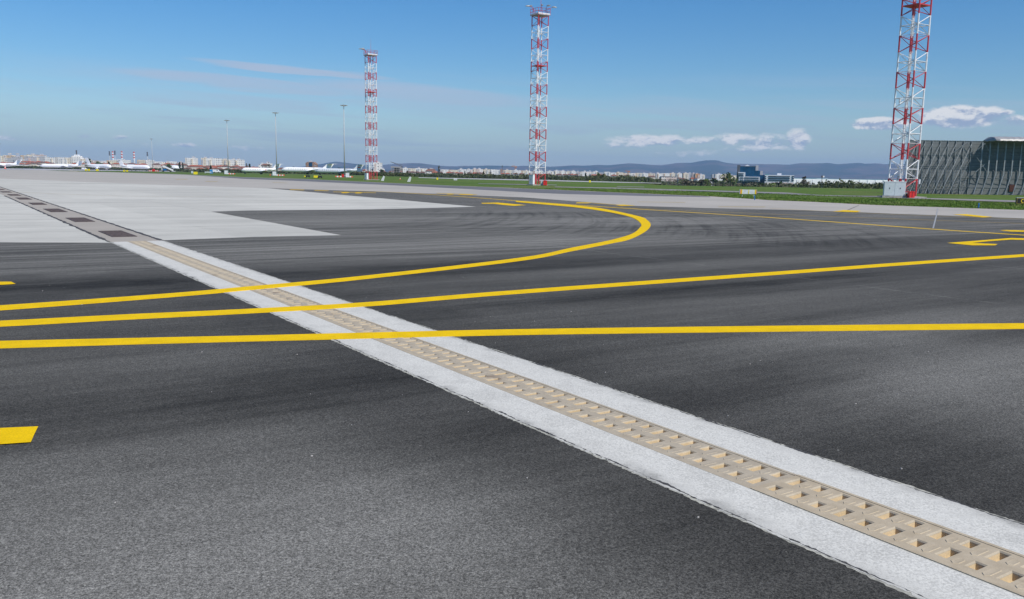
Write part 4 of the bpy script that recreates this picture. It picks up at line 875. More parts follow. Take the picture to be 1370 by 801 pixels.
o = empty('portable_toilet', far(282.6, 440), 0, 'small bright blue cabin behind the low pale barrier', 'cabin'); MB().box((0, 0, 1.0), (1.1, 1.1, 2.0)).build('body', MT['blueb'] if 'blueb' in MT else pbr('cabin_blue', (.03, .25, .55), .5), o); MB().box((0, 0, 2.06), (1.2, 1.2, .12)).build('roof', MT['white'], o)
# white guidance sign box with yellow end bands
p = far(1002, 84.5); o = empty('guidance_sign', p, R(-8), 'white sign box with orange and yellow bands lying in front of the glass office', 'sign')
MB().box((0, 0, .44), (1.56, .16, .42)).build('body', MT['offw'], o)
for x, w_, mt in ((-.70, .12, 'orange'), (-.60, .06, 'yel'), (0.04, .07, 'yel'), (.66, .08, 'yel'), (.73, .06, 'orange')): MB().box((x, -.083, .44), (w_, .012, .40)).build('band', MT[mt], o)
MB().box((-.80, 0, .44), (.05, .20, .46)).build('end_cap', MT['steel'], o); MB().box((.80, 0, .44), (.03, .20, .46)).build('end_cap', MT['steel'], o)
for x in (-.55, .55): MB().tube((x, 0, -.05), (x, 0, .25), .04, n=8).build('leg', MT['steel'], o)
def blue_post(u, v, lab):
    p = at(u, v); o = empty('edge_marker', (p.x, p.y, 0), 0, lab, 'marker', 'blue edge markers in the grass'); MB().tube((0, 0, -.03), (0, 0, .33), .042, n=10).build('tube', MT['blue'], o); MB().tube((0, 0, .33), (0, 0, .36), .042, .02, 10).build('cap', MT['blue'], o)
blue_post(1009.4, 267.2, 'blue edge marker below the white sign box'); blue_post(1309.0, 278.6, 'blue edge marker left of the black letter sign')
# black location sign with yellow letter C
p = at(1368, 274.2); o = empty('location_sign', (p.x + .2, p.y, 0), R(-6), 'black sign with yellow letter C at the right edge of the view', 'sign')
MB().box((0, 0, .32), (1.40, .18, .46)).build('body', MT['black'], o)
fr = MB()
for s_ in (-1, 1): fr.box((0, -.094, .32 + s_ * .205), (1.36, .012, .008)); fr.box((s_ * .67, -.094, .32), (.008, .012, .402))
fr.build('border', MT['glyph'], o)
cc = MB(); ro, ri = .14, .092; xs0 = -.255; pts = []
for k in range(17):
    t = R(48 + k * (264 / 16)); pts.append((t, ))
vs = []
for (t,) in pts: vs += [(xs0 + ro * .85 * math.cos(t), -.105, .32 + ro * math.sin(t)), (xs0 + ri * .80 * math.cos(t), -.105, .32 + ri * math.sin(t)), (xs0 + ro * .85 * math.cos(t), -.09, .32 + ro * math.sin(t)), (xs0 + ri * .80 * math.cos(t), -.09, .32 + ri * math.sin(t))]
cc.add(vs, [f for i in range(16) for f in ((4 * i, 4 * i + 1, 4 * i + 5, 4 * i + 4), (4 * i, 4 * i + 4, 4 * i + 6, 4 * i + 2), (4 * i + 1, 4 * i + 3, 4 * i + 7, 4 * i + 5))]); cc.build('letter', MT['glyph'], o)
for x in (-.5, .5): MB().tube((x, 0, -.05), (x, 0, .1), .035, n=8).build('leg', MT['steel'], o)
tp_ = MB(); tp_.box((0, 0, .565), (1.42, .20, .03)); tp_.build('top_cap', MT['cab'], o)

# ------------------------------------------------------------------ run-up enclosure (jet blast fence)
WY = 124.5; X0 = far(1212, WY).x; X1 = far(1470, WY).x; HT = top(1260, 187.6, WY); XC = far(1310.5, WY).x
fe = empty('blast_fence', ((X0 + X1) / 2, WY, 0), 0, 'huge grey panelled blast fence held up by rows of slanting steel struts', 'blast fence')
ox = (X0 + X1) / 2
MB().box(((X0 + X1) / 2 - ox, .06, HT / 2 - .05), (X1 - X0, .12, HT)).build('wall_panel', MT['panel'], fe)
rl = MB()
for z in (HT - .02, HT * .73, HT * .52, HT * .31, HT * .13): rl.box(((X0 + X1) / 2 - ox, -.04, z), (X1 - X0, .06, .05))
rl.build('rail', MT['strut'], fe)
bay = 1.105; n = int((X1 - X0) / bay)
for i in range(n + 1):
    x = X0 + i * bay - ox; right = (X0 + i * bay) > XC - 1.6
    ps = MB()
    if right:
        ps.box((x, -.95, HT * .66), (.16, .16, HT * .62)); ps.tube((x, -.95, HT * .37), (x - .95, -1.5, 0), .075, n=6); ps.tube((x, -.95, HT * .74), (x + .45, -.12, HT * .60), .035, n=5); ps.tube((x, -.95, HT * .74), (x, -.12, HT * .78), .035, n=5)
        ps.tube((x, -.95, HT * .40), (x + .3, -.12, HT * .20), .04, n=5); ps.tube((x, -.95, HT * .42), (x, -.12, HT * .46), .035, n=5); ps.tube((x - .5, -1.25, HT * .18), (x + .1, -.12, HT * .06), .035, n=5)
    else:
        ps.box((x, -.10, HT * .5), (.07, .10, HT - .1)); ps.tube((x, -.14, HT * .94), (x - 3.6, -1.9, 0.0), .042, n=6); ps.tube((x, -.14, HT * .66), (x - 2.3, -1.2, HT * .10), .036, n=5); ps.tube((x - 1.6, -.85, HT * .52), (x - 1.5, -.8, 0), .045, n=5)
        ps.tube((x, -.14, HT * .40), (x - 1.5, -1.0, 0.0), .036, n=5); ps.tube((x - .65, -.65, HT * .60), (x - .05, -.16, HT * .50), .035, n=5); ps.tube((x - .3, -.3, HT * .80), (x - .02, -.14, HT * .70), .03, n=5); ps.tube((x - 2.6, -1.35, HT * .28), (x - .9, -.5, 0), .034, n=5); ps.tube((x - 1.1, -.95, HT * .38), (x - .05, -.16, HT * .30), .035, n=5); ps.tube((x - 1.5, -1.25, HT * .2), (x - .2, -.16, HT * .12), .035, n=5)
    ps.build('strut', MT['strut'], fe)
xb = MB()
for (ua, va, ub, vb, off) in ((1287, 190, 1270, 204, .4), (1287, 190, 1300, 206, .4), (1308, 192, 1318, 208, 1.0), (1299, 211, 1315, 231, 1.0), (1310, 220, 1299, 230, 1.0), (1308, 192, 1299, 200, 1.0)):
    xb.tube((far(ua, WY).x - ox, -off, top(ua, va, WY)), (far(ub, WY).x - ox, -off, top(ub, vb, WY)), .04, n=5)
xb.build('cross_brace', MT['strut'], fe)
cn_ = MB(); L_ = X1 - XC; rings = []
sec = [(.15, HT - .05), (.15, HT + .40), (-.5, HT + .56), (-1.3, HT + .58), (-2.1, HT + .45), (-2.65, HT + .18), (-2.75, HT - .05), (-2.6, HT - .05), (-2.5, HT + .1), (-2.0, HT + .33), (-1.3, HT + .45), (-.5, HT + .43), (0.0, HT + .28), (0.0, HT - .05)]
k = int(L_ / .45)
for j in range(k + 1):
    x = XC - ox + L_ * j / k; e = .035 * (j % 2); q0 = min(1.0, j / 2.0); q0 = .25 + .75 * math.sqrt(1 - (1 - q0) ** 2); rings.append([(x, (y_ - (e if y_ < -.2 else 0)) * q0, HT - .05 + (z - HT + .05 + e) * q0) for y_, z in sec])
cn_.rings(rings); cn_.build('canopy', MT['canopy'], fe)
MB().box((far(1354, WY).x - ox, -.1, .95), (.75, .10, 1.0)).build('door', MT['rust'], fe)
# ------------------------------------------------------------------ perimeter fence
fp = [far(556, 405), far(600, 352), far(720, 305), far(885, 252), far(1000, 197), far(1100, 175), far(1192, 168), far(1215, 166)]
pf = empty('perimeter_fence', fp[3].copy(), 0, 'thin wire perimeter fence behind the airfield grass', 'fence'); pts = []
for a, b in zip(fp[:-1], fp[1:]):
    L = (b - a).length; k = max(1, int(L / 3.0)); pts += [a.lerp(b, i / k) for i in range(k)]
pts = [Vector((p.x, p.y, terrain(p.x, p.y))) - fp[3] for p in pts]
allp = MB(); cnt = 0
for p in pts[::-1]:
    if cnt < 95: MB().tube(p, p + Vector((0, 0, 1.55)), .035, n=5).build('post', MT['mesh'], pf); cnt += 1
    else: allp.tube(p, p + Vector((0, 0, 1.55)), .035, n=5)
wi = MB()
for a, b in zip(pts[:-1], pts[1:]):
    for z in (.15, .4, .65, .9, 1.15, 1.45): wi.tube(a + Vector((0, 0, z)), b + Vector((0, 0, z)), .011, n=3, cap=False)
wi.build('wire_mesh', MT['mesh'], pf)
if allp.v: tag(allp.build('post', MT['mesh'], pf), kind='stuff')

# ------------------------------------------------------------------ office, warehouse
def box_uv(parent, name, u0, u1, v0, v1, Y, dep, mat_, base=None, ctr=None, dy=0.0):
    a, b = far(u0, Y), far(u1, Y); z1 = top((u0 + u1) / 2, v0, Y); z0 = base if base is not None else top((u0 + u1) / 2, v1, Y)
    return MB().box(((a.x + b.x) / 2 - ctr.x, dep / 2 + dy, (z0 + z1) / 2 - ctr.z), (b.x - a.x, dep, z1 - z0)).build(name, mat_, parent)
YB = 520; ctr = far(1004, YB); ctr.z = terrain(ctr.x, ctr.y)
ob = empty('office_tower', ctr, 0, 'stepped office tower with dark blue glass and grey framed lower floors', 'office building')
bz = ctr.z; ob.rotation_euler = (0, 0, -R(15.4))
box_uv(ob, 'stair_core', 986, 990, 220.5, 0, YB, 20, MT['dclad'], bz, ctr)
box_uv(ob, 'glass_wall', 990, 1010, 222.6, 0, YB, 20, MT['bluegl'], bz, ctr)
box_uv(ob, 'glass_wall', 1010, 1016, 228.2, 0, YB, 18, MT['bluegl'], bz, ctr)
box_uv(ob, 'glass_wall', 1016, 1023.6, 234.0, 0, YB, 16, MT['bluegl'], bz, ctr)
box_uv(ob, 'roof_slab', 990, 1010.5, 221.9, 222.6, YB, 20, MT['dclad'], None, ctr)
box_uv(ob, 'roof_house', 1010, 1013.6, 220.8, 228, YB, 12, MT['f_grey'], None, ctr, 6)
box_uv(ob, 'roof_house', 1016.2, 1019.6, 228.4, 234, YB, 12, MT['f_grey'], None, ctr, 6)
sg = MB(); a = far(999, YB); sg.add([(a.x - ctr.x - 1.6, 2, top(999, 221.9, YB) - bz), (a.x - ctr.x + 1.6, 2, top(999, 221.9, YB) - bz), (a.x - ctr.x, 2, top(999, 220.0, YB) - bz), (a.x - ctr.x - 1.6, 2.6, top(999, 221.9, YB) - bz), (a.x - ctr.x + 1.6, 2.6, top(999, 221.9, YB) - bz), (a.x - ctr.x, 2.6, top(999, 220.0, YB) - bz)], [(0, 1, 2), (5, 4, 3), (0, 3, 4, 1), (1, 4, 5, 2), (2, 5, 3, 0)]); sg.build('roof_emblem', MT['white'], ob)
for (u0, u1, v0, v1) in ((988, 997, 230.2, 236), (989, 1016, 236.2, 242.2)):
    box_uv(ob, 'frame_block', u0, u1, v0, v1, YB, 3, MT['clad'], None, ctr, -3)
for (u0, u1, v0, v1) in ((988.3, 995, 231.6, 232.8), (988.3, 995, 234.0, 235.4), (990.5, 995, 237.2, 238.4), (990.5, 995, 240, 241.2), (996.3, 1014.8, 237.2, 238.4), (996.3, 1014.8, 240, 241.2)):
    box_uv(ob, 'window_band', u0, u1, v0, v1, YB, .3, MT['navy'], None, ctr, -3.25)
box_uv(ob, 'ground_floor', 989, 1024, 242.6, 0, YB, 14, MT['f_pink'], bz, ctr, .2)
ctr = far(1043, YB - 20); ctr.z = terrain(ctr.x, ctr.y); bz = ctr.z
oc = empty('office_block', ctr, 0, 'low white office block with dark window bands, right of the glass tower', 'office building'); Y2 = YB - 20; oc.rotation_euler = (0, 0, -R(17.2))
box_uv(oc, 'body', 1023.8, 1061.3, 234.0, 0, Y2, 16, MT['clad'], bz, ctr)
for k in range(3):
    v = 235.3 + k * 2.65
    for (u0, u1) in ((1023.6, 1025.7), (1028.6, 1056, ), (1058.5, 1061.2)): box_uv(oc, 'window_band', u0, u1, v, v + 1.35, Y2, .3, MT['navy'], None, ctr, -.25)
box_uv(oc, 'roof_house', 1039.5, 1045, 231.6, 234, Y2, 8, MT['clad'], None, ctr, 4)
box_uv(oc, 'parapet', 1024, 1029, 233.0, 233.9, Y2, 1, MT['teal'], None, ctr, 0)
box_uv(oc, 'ground_floor', 1024, 1061, 243.9, 0, Y2, 3, MT['f_pink'], bz, ctr, -.35)
Y3 = 600; ctr = far(1130, Y3); ctr.z = terrain(ctr.x, ctr.y); bz = ctr.z
wh = empty('warehouse', ctr, 0, 'very long low white warehouse below the hills at the right', 'warehouse')
box_uv(wh, 'wall', 1061.5, 1215, 240.0, 0, Y3, 60, MT['ware'], bz, ctr)
for k in range(14): box_uv(wh, 'pilaster', 1066 + k * 10.5, 1066.5 + k * 10.5, 240.2, 0, Y3, .3, MT['clad'], bz, ctr, -.28)
box_uv(wh, 'roof_edge', 1061.5, 1215, 239.6, 240.0, Y3, 60, MT['teal'], None, ctr)
box_uv(wh, 'roof_house', 1106, 1122, 238.8, 239.6, Y3, 20, MT['clad'], None, ctr, 20)

# ------------------------------------------------------------------ city: apartment blocks, houses
zones = [(-100, 150, 'above the leftmost parked airliners'), (150, 245, 'behind the striped chimneys and distant pole'), (245, 330, 'behind the third light pole'), (330, 485, 'behind the business jets'), (485, 620, 'between the left mast and the tall poplar'),
         (620, 735, 'left of the middle mast'), (735, 840, 'just right of the middle mast'), (840, 960, 'midway between the middle mast and glass office'), (960, 1100, 'beside the glass office'), (1100, 1400, 'right of the office')]
reg = {}
def later(o, u, cat, desc, grp):
    for a, b, nm in zones:
        if a <= u < b: reg.setdefault((cat, desc, nm), []).append((u, o)); break
    o['category'] = cat; o['group'] = grp
def block(u0, u1, v, Y, mt, dep=14, steps=None, roof=True):
    a, b = far(u0, Y), far(u1, Y); c = (a + b) / 2; c.z = terrain(c.x, c.y); zt = top((u0 + u1) / 2, v, Y) - c.z; W = b.x - a.x
    o = empty('apartment_block', c, 0); rr = random.Random(int(u0 * 7)); n = max(1, int(round(W / 14.0))); mb = MB()
    for i in range(n):
        h = zt * (1 - (rr.choice([0, 0, .0, .07, .12]) if n > 1 else 0)); off = rr.choice([0, 0, 1.8, 3.2]) if n > 1 else 0
        mb.box((-W / 2 + W * (i + .5) / n, dep / 2 + off, h / 2), (W / n + .01 * i, dep, h))
    mb.build('wall', MT[mt], o)
    if roof:
        for i in range(n):
            if rr.random() < .75: MB().box((-W / 2 + W * (i + rr.uniform(.3, .7)) / n, dep / 2 + 2, zt + .9), (min(4, W / n * .4), 4, 1.9)).build('roof_house', MT['f_grey'], o)
    k = max(1, n)
    for i in range(k):
        if W / n > 6: 
            x = -W / 2 + W * (i + rr.choice([.28, .72])) / n; MB().box((x, -.55, zt * .47), (2.6, 1.3, zt * .86)).build('balcony_stack', MT[rr.choice(['f_grey', 'f_cream', 'f_white', 'f_pink'])], o)
    nm = {'f_white': 'white', 'f_cream': 'cream', 'f_grey': 'grey', 'f_pink': 'pinkish', 'f_orange': 'orange', 'brick': 'brown brick'}[mt]
    later(o, (u0 + u1) / 2, 'apartment block', f'{nm} apartment block', 'apartment blocks of the far city'); return o
for a in [(-40, 27, 205.9, 1500, 'f_cream'), (27, 46, 206.4, 1490, 'f_cream'), (44, 57, 207.0, 1480, 'f_pink'), (5, 24, 209.2, 1350, 'f_grey'), (33, 38, 209.0, 1340, 'f_grey'), (38, 46, 210, 1330, 'f_grey'), (46, 54, 208.4, 1340, 'f_grey'), (54, 60, 209.5, 1360, 'f_white'), (59, 74, 210.3, 1600, 'f_white'), (74, 88, 210.0, 1600, 'f_white'), (88, 94.5, 211.5, 1580, 'f_cream'),
          (108, 118, 213.0, 1500, 'f_cream'), (122, 128, 214.5, 1550, 'f_pink'), (133, 143, 215.0, 1600, 'f_white'), (143, 156, 214.3, 1500, 'f_cream'), (157, 171, 213.8, 1500, 'f_white'), (184, 194, 213.6, 1700, 'f_cream'), (194, 203, 214.0, 1650, 'f_white'), (205, 216, 216.0, 1300, 'f_white'), (217, 224, 217.0, 1250, 'f_cream'), (224, 232, 215.9, 1280, 'f_white'), (233, 243, 217.2, 1300, 'f_cream'),
          (248, 261, 210.8, 1350, 'f_white'), (269.5, 276, 211.0, 1350, 'f_cream'), (276, 284, 211.6, 1330, 'f_white'), (284, 293, 211.4, 1360, 'f_white'), (293, 305, 213.0, 1380, 'f_cream'), (305, 314, 213.2, 1380, 'f_white'), (314, 324, 213.4, 1340, 'f_white'), (237, 241, 217, 1200, 'f_pink'),
          (346, 352, 219.6, 900, 'f_white'), (352, 360, 218.2, 950, 'f_white'), (499, 508.8, 217.3, 900, 'f_white'), (508, 513, 226, 1400, 'f_white'),
          (535, 545, 224.6, 1500, 'f_white'), (545, 556, 225.0, 1600, 'f_cream'), (556, 562, 224.9, 1500, 'f_white'), (562, 571, 225.2, 1550, 'f_white'), (571, 580, 226.0, 1500, 'f_cream'), (589, 600, 226.6, 1700, 'f_white'), (600, 613, 227.0, 1700, 'f_cream'), (613, 624, 226.2, 1700, 'f_white'), (624, 632, 226.6, 1650, 'f_white'), (632, 640, 225.6, 1600, 'f_pink'),
          (639, 646, 225.8, 1620, 'f_white'), (646, 655, 226.2, 1700, 'f_cream'), (655, 664, 226.4, 1650, 'f_white'), (664, 671, 226.9, 1700, 'f_white'), (669, 672.5, 226.0, 1500, 'brick'), (673, 684, 227.2, 1700, 'f_cream'), (684, 697, 227.4, 1750, 'f_white'), (697, 708, 228.0, 1700, 'f_cream'), (708, 726, 228.4, 1800, 'f_white'),
          (731, 741, 228.8, 1900, 'f_white'), (741, 748, 228.0, 1850, 'f_white'), (748, 756, 228.2, 1850, 'f_white'), (756, 762, 229.2, 1900, 'f_cream'), (762, 770, 228.4, 1900, 'f_white'), (770, 776, 229.4, 1950, 'f_grey'), (776, 787, 229.2, 1900, 'f_white'), (787, 800, 229.0, 1900, 'f_white'), (800, 808, 230.6, 2000, 'f_grey'), (808, 816, 229.6, 1900, 'f_white'), (816, 824, 230.8, 1950, 'f_white'), (824, 834, 230.4, 1950, 'f_cream'),
          (834, 842, 231.2, 2000, 'f_cream'), (842, 850, 231.4, 2000, 'f_white'), (850, 858, 231.0, 2000, 'f_cream'), (858, 867, 231.6, 2050, 'f_white'), (867, 878, 231.8, 2050, 'f_cream'), (878, 886, 231.6, 2000, 'f_white'), (886, 896, 231.4, 2100, 'f_white'), (896, 905, 231.2, 2100, 'f_cream'), (905, 914, 231.5, 2050, 'f_white'), (914, 921, 231.3, 2000, 'f_cream'), (921, 927, 231.4, 2050, 'f_grey'), (926.5, 930, 231.5, 2000, 'f_pink'), (930, 936, 232.2, 1950, 'f_orange'), (936, 943, 233.2, 2000, 'f_white'),
          (953, 958, 232.8, 2000, 'f_grey'), (957, 966, 232.6, 1950, 'f_white'), (966, 974, 233.0, 2000, 'f_cream'), (974, 985, 234.5, 2000, 'f_cream')]: block(*a)
def house(u0, u1, v, vr, Y, mt='f_house', rf='roof', dep=9):
    a, b = far(u0, Y), far(u1, Y); c = (a + b) / 2; c.z = terrain(c.x, c.y); W = b.x - a.x; ze = top((u0 + u1) / 2, v, Y) - c.z; zr = top((u0 + u1) / 2, vr, Y) - c.z; ze = max(ze, 2.6); zr = max(zr, ze + 1.2)
    o = empty('house', c, 0); MB().box((0, dep / 2, ze / 2), (W * .94, dep, ze)).build('wall', MT[mt], o)
    r_ = MB(); w2 = W / 2 + .2; i_ = min(W * .28, 3.5); r_.add([(-w2, -.5, ze), (w2, -.5, ze), (w2, dep + .5, ze), (-w2, dep + .5, ze), (-w2 + i_, dep / 2, zr), (w2 - i_, dep / 2, zr)], [(0, 3, 2, 1), (0, 1, 5, 4), (2, 3, 4, 5), (1, 2, 5), (3, 0, 4)])
    ro = r_.build('roof', MT[rf], o); MB().box((W * .15, dep * .4, zr - .1), (.6, .6, 1.4)).build('chimney', MT['plinth'], ro)
    later(o, (u0 + u1) / 2, 'house', f"{'white' if mt == 'f_housew' else 'beige'} house with {'red' if rf == 'roof' else 'brown'} roof", 'tile-roofed houses before the city')
rh = random.Random(11)
def houses(u0, u1, v, Y0, Y1, wmin, wmax, dv=1.0, skip=.1):
    u = u0
    while u < u1:
        w_ = rh.uniform(wmin, wmax)
        if rh.random() > skip:
            Y = rh.uniform(Y0, Y1); vv = v + rh.uniform(-dv, dv) + .016 * (u - u0); house(u, u + w_, vv, vv - rh.uniform(1.2, 2.2), Y, rh.choice(['f_house', 'f_housew', 'f_house']), rh.choice(['roof', 'roofd', 'roofd', 'roof']))
        u += w_ * rh.uniform(.75, 1.05)
houses(-8, 95, 218.5, 1150, 1290, 5, 11, .9); houses(20, 60, 216.8, 1300, 1330, 4, 8, .5); houses(95, 150, 219.2, 1150, 1290, 5, 9, .8); houses(150, 245, 219.6, 1050, 1200, 5, 10, 1.0)
house(249.5, 272, 222.6, 220.4, 900); house(272, 281, 224.0, 221.0, 860, 'f_house', 'roofd'); house(280, 287, 224.5, 220.8, 820); houses(286, 330, 222.6, 800, 950, 5, 9, 1.2, 0); houses(245, 330, 226.2, 760, 800, 5, 8, .5, .5)
houses(326, 350, 225, 800, 900, 5, 8, .9); house(349, 358, 221.0, 218.6, 800, 'f_housew', 'roofd'); houses(358, 412, 225.6, 800, 900, 5, 9, .6); houses(412, 500, 226.4, 850, 950, 5, 8, .6, .25)
houses(508, 535, 229.8, 800, 900, 4, 7, .7); houses(538, 572, 231.0, 850, 950, 5, 8, .6, .3); house(568.5, 584, 229.0, 225.6, 850, 'f_housew', 'roofd'); house(577, 586, 231.4, 229.2, 760); houses(586, 640, 231.6, 800, 950, 4, 8, .5, .25); houses(640, 735, 232.6, 850, 1000, 4, 8, .6, .5)
houses(732, 800, 235.4, 800, 950, 4, 9, .6, .25); houses(800, 985, 237.4, 850, 1000, 5, 9, .6, .65)
# special buildings
def special(name, u, Y, lab, cat): c = far(u, Y); c.z = terrain(c.x, c.y); return empty(name, c, 0, lab, cat), c
o, c = special('control_building', 101, 1500, 'white stepped city tower with dark antenna mast on its roof', 'building')
box_uv(o, 'wall', 94.5, 108, 210.0, 0, 1500, 15, MT['f_white'], 0, c); box_uv(o, 'upper_floor', 96, 106, 208.2, 210, 1500, 12, MT['f_white'], None, c, 1); box_uv(o, 'upper_floor', 99, 104, 206.6, 208.2, 1500, 8, MT['white'], None, c, 2); box_uv(o, 'antenna', 101.3, 102.7, 200.6, 206.6, 1500, 1.5, MT['crgrey'], None, c, 3)
o, c = special('office_tower', 415.5, 900, 'tan brick tower with blue glass centre behind the white business jets', 'building')
tw = MB(); bx0, bx1 = far(409, 900).x - c.x, far(422.5, 900).x - c.x; z1 = top(415, 219, 900); z2 = top(415, 216.2, 900); tw.add([(bx0, 0, 0), (bx1, 0, 0), (bx1, 0, z1), (bx1 * .6, 0, z2), (bx0 * .6, 0, z2), (bx0, 0, z1 + 1)] + [(bx0, 10, 0), (bx1, 10, 0), (bx1, 10, z1), (bx1 * .6, 10, z2), (bx0 * .6, 10, z2), (bx0, 10, z1 + 1)], [tuple(range(6)), tuple(range(11, 5, -1))] + [(i, i + 6, (i + 1) % 6 + 6, (i + 1) % 6) for i in range(6)]); tw.build('wall', MT['brick'], o)
box_uv(o, 'glass_panel', 413.7, 418, 217.0, 222.5, 900, .4, MT['bluegl'], None, c, -.35); box_uv(o, 'roof_house', 413, 416, 214.6, 216.4, 900, 4, MT['f_grey'], None, c, 3)
box_uv(o, 'lower_wing', 405, 409, 223.5, 0, 900, 10, MT['f_pink'], 0, c)
o, c = special('unfinished_building', 529.5, 700, 'unfinished concrete frame building with beige roof slab beneath the grey crane', 'building')
box_uv(o, 'roof_slab', 523, 534.5, 222.9, 223.6, 700, 12, MT['f_cream'], None, c); [box_uv(o, 'column', u, u + .5, 223.6, 0, 700, .5, MT['plinth'], 0, c, .3 + 8 * k) for k in range(2) for u in (523.5, 527, 530.5, 533.5)]
box_uv(o, 'floor_slab', 523.2, 534.2, 226.4, 226.8, 700, 12, MT['plinth'], None, c); box_uv(o, 'floor_slab', 523.2, 534.2, 229.4, 229.8, 700, 12, MT['plinth'], None, c); box_uv(o, 'infill', 526, 533, 224.2, 0, 700, 6, MT['dclad'], 0, c, 5)
o, c = special('commercial_hall', 895, 1200, 'low pinkish hall with dark flat roof before the white blocks', 'building')
box_uv(o, 'wall', 885, 905.5, 236.9, 0, 1200, 20, MT['f_pink'], c.z, c); box_uv(o, 'roof', 886, 904.5, 235.8, 236.9, 1200, 20, MT['crgrey'], None, c)
o, c = special('commercial_hall', 938, 900, 'small plain white hall right of the orange block', 'building'); box_uv(o, 'wall', 933, 943.5, 239.0, 0, 900, 15, MT['ware'], c.z, c); box_uv(o, 'roof', 932.8, 943.7, 238.8, 239.0, 900, 15.4, MT['flat'], None, c)
o, c = special('commercial_hall', 957, 880, 'long plain white hall left of the round green tree', 'building'); box_uv(o, 'wall', 949, 968, 239.6, 0, 880, 15, MT['ware'], c.z, c); box_uv(o, 'roof', 948.8, 968.2, 239.3, 239.6, 880, 15.4, MT['flat'], None, c)
o, c = special('commercial_hall', 665, 1100, 'long grey low sheds left of the middle mast behind bushes', 'building'); box_uv(o, 'wall', 658, 672, 232.6, 0, 1100, 15, MT['clad'], 0, c); box_uv(o, 'roof', 657.8, 672.2, 232.3, 232.6, 1100, 15.4, MT['flat'], None, c)
o, c = special('commercial_hall', 696, 1100, 'longer grey shed with pale roof nearest the middle mast', 'building'); box_uv(o, 'wall', 684, 706, 232.4, 0, 1100, 15, MT['f_grey'], 0, c); box_uv(o, 'roof', 683.8, 706.2, 231.9, 232.4, 1100, 15.4, MT['clad'], None, c)
o, c = special('hangar', 229, 1000, 'white arched hangar with dark side beyond the passenger stairs', 'building')
hb = MB(); w_ = 5.0; hb.rings([[(-w_ * 1.1 + w_ * 1.1 * (1 - math.cos(t)), y_, 0.0 + 6.6 * math.sin(t)) for t in [math.pi * j / 10 for j in range(11)]] for y_ in (0, 14)]); hb.build('shell', MT['ware'], o); MB().box((0, -.1, 1.8), (5, .2, 3.6)).build('door', MT['dclad'], o)
# chimneys and stadium light masts
for u, v0, h in ((151.7, 202.2, 0), (163.8, 202.0, 0), (180.0, 202.8, 0)):
    Y = 3200; c = far(u, Y); ht = top(u, v0, Y)
    lab = {151.7: 'striped chimney beside the stadium light mast, leftmost of three', 163.8: 'striped chimney directly above an airliner T-tail, middle of three', 180.0: 'striped chimney standing right of the airliner T-tail, last of three'}[u]
    o = empty('striped_chimney', c, 0, lab, 'chimney', 'red and white chimneys'); z = 0
    MB().tube((0, 0, 0), (0, 0, ht * .55), 3.6, 3.2, 12).build('shaft', MT['offw'], o)
    for k in range(6):
        a, b = ht * (.55 + .075 * k), ht * (.55 + .075 * (k + 1)); MB().tube((0, 0, a), (0, 0, b), 3.2 - .06 * k, 3.14 - .06 * k, 12).build('band', MT['white'] if k % 2 == 0 else MT['redo'], o)
for i, (u, v0) in enumerate(((147.5, 202.4), (154.6, 201.6), (198.0, 203.2))):
    Y = 2600; c = far(u, Y); ht = top(u, v0, Y); lab = ['stadium light mast with dark head, left of the first chimney', 'stadium light mast with dark head, just right of the first chimney', 'stadium light mast with dark head, beside the distant floodlight pole'][i]
    o = empty('stadium_mast', c, 0, lab, 'light mast', 'stadium light masts'); MB().tube((0, 0, 0), (0, 0, ht - 10), 1.1, .8, 8).build('shaft', MT['offw'], o); MB().box((0, 0, ht - 6), (3.8, 1.5, 13)).build('lamp_panel', MT['crgrey'], o)
# cranes
def crane(u, Y, v_top, u_jib, v_jib, mt, lab, u_back=None):
    c = far(u, Y); c.z = terrain(c.x, c.y); h = top(u, v_top, Y) - c.z; o = empty('tower_crane', c, 0, lab, 'crane', 'tower cranes'); w_ = .9
    t_ = MB(); [t_.tube((sx * w_, sy * w_, 0), (sx * w_, sy * w_, h), .3, n=4) for sx in (-1, 1) for sy in (-1, 1)]
    for k in range(int(h / 3)): t_.tube((-w_, -w_, k * 3), (w_, -w_, k * 3 + 3), .2, n=4)
    t_.build('tower', MT[mt], o); e = far(u_jib, Y); zj = top(u_jib, v_jib, Y) - c.z; j_ = MB(); j_.tube((0, 0, h - 1), (e.x - c.x, 0, zj), .5, .3, 4); j_.tube((0, 0, h + 1.5), ((e.x - c.x) * .9, 0, zj + (h - zj) * .1), .25, n=4); j_.build('jib', MT[mt], o)
    if u_back: b = far(u_back, Y); cj = MB(); cj.tube((0, 0, h - .5), (b.x - c.x, 0, h - .5), .5, n=4); cj.box((b.x - c.x, 0, h - 1.5), (3, 1.5, 2.5)); cj.build('counterweight', MT[mt], o)
crane(538, 1400, 221.6, 522.5, 216.2, 'crgrey', 'thin dark crane with raised jib above the unfinished building')
crane(689, 1800, 222.2, 683.5, 222.2, 'crane', 'orange crane above the white blocks left of the middle mast', 690.5)
crane(840, 1900, 228.4, 835.5, 228.6, 'crane', 'orange crane above the white blocks right of the middle mast', 841.8)
o, c = special('antenna_tower', 671.8, 1700, 'thin dark antenna tower above the blocks left of the orange crane', 'antenna'); MB().tube((0, 0, 0), (0, 0, top(671.8, 221, 1700)), 1.1, .5, 6).build('mast', MT['crgrey'], o); MB().box((0, 0, top(671.8, 222.4, 1700)), (2, 2, 2.5)).build('antenna_head', MT['crgrey'], o)
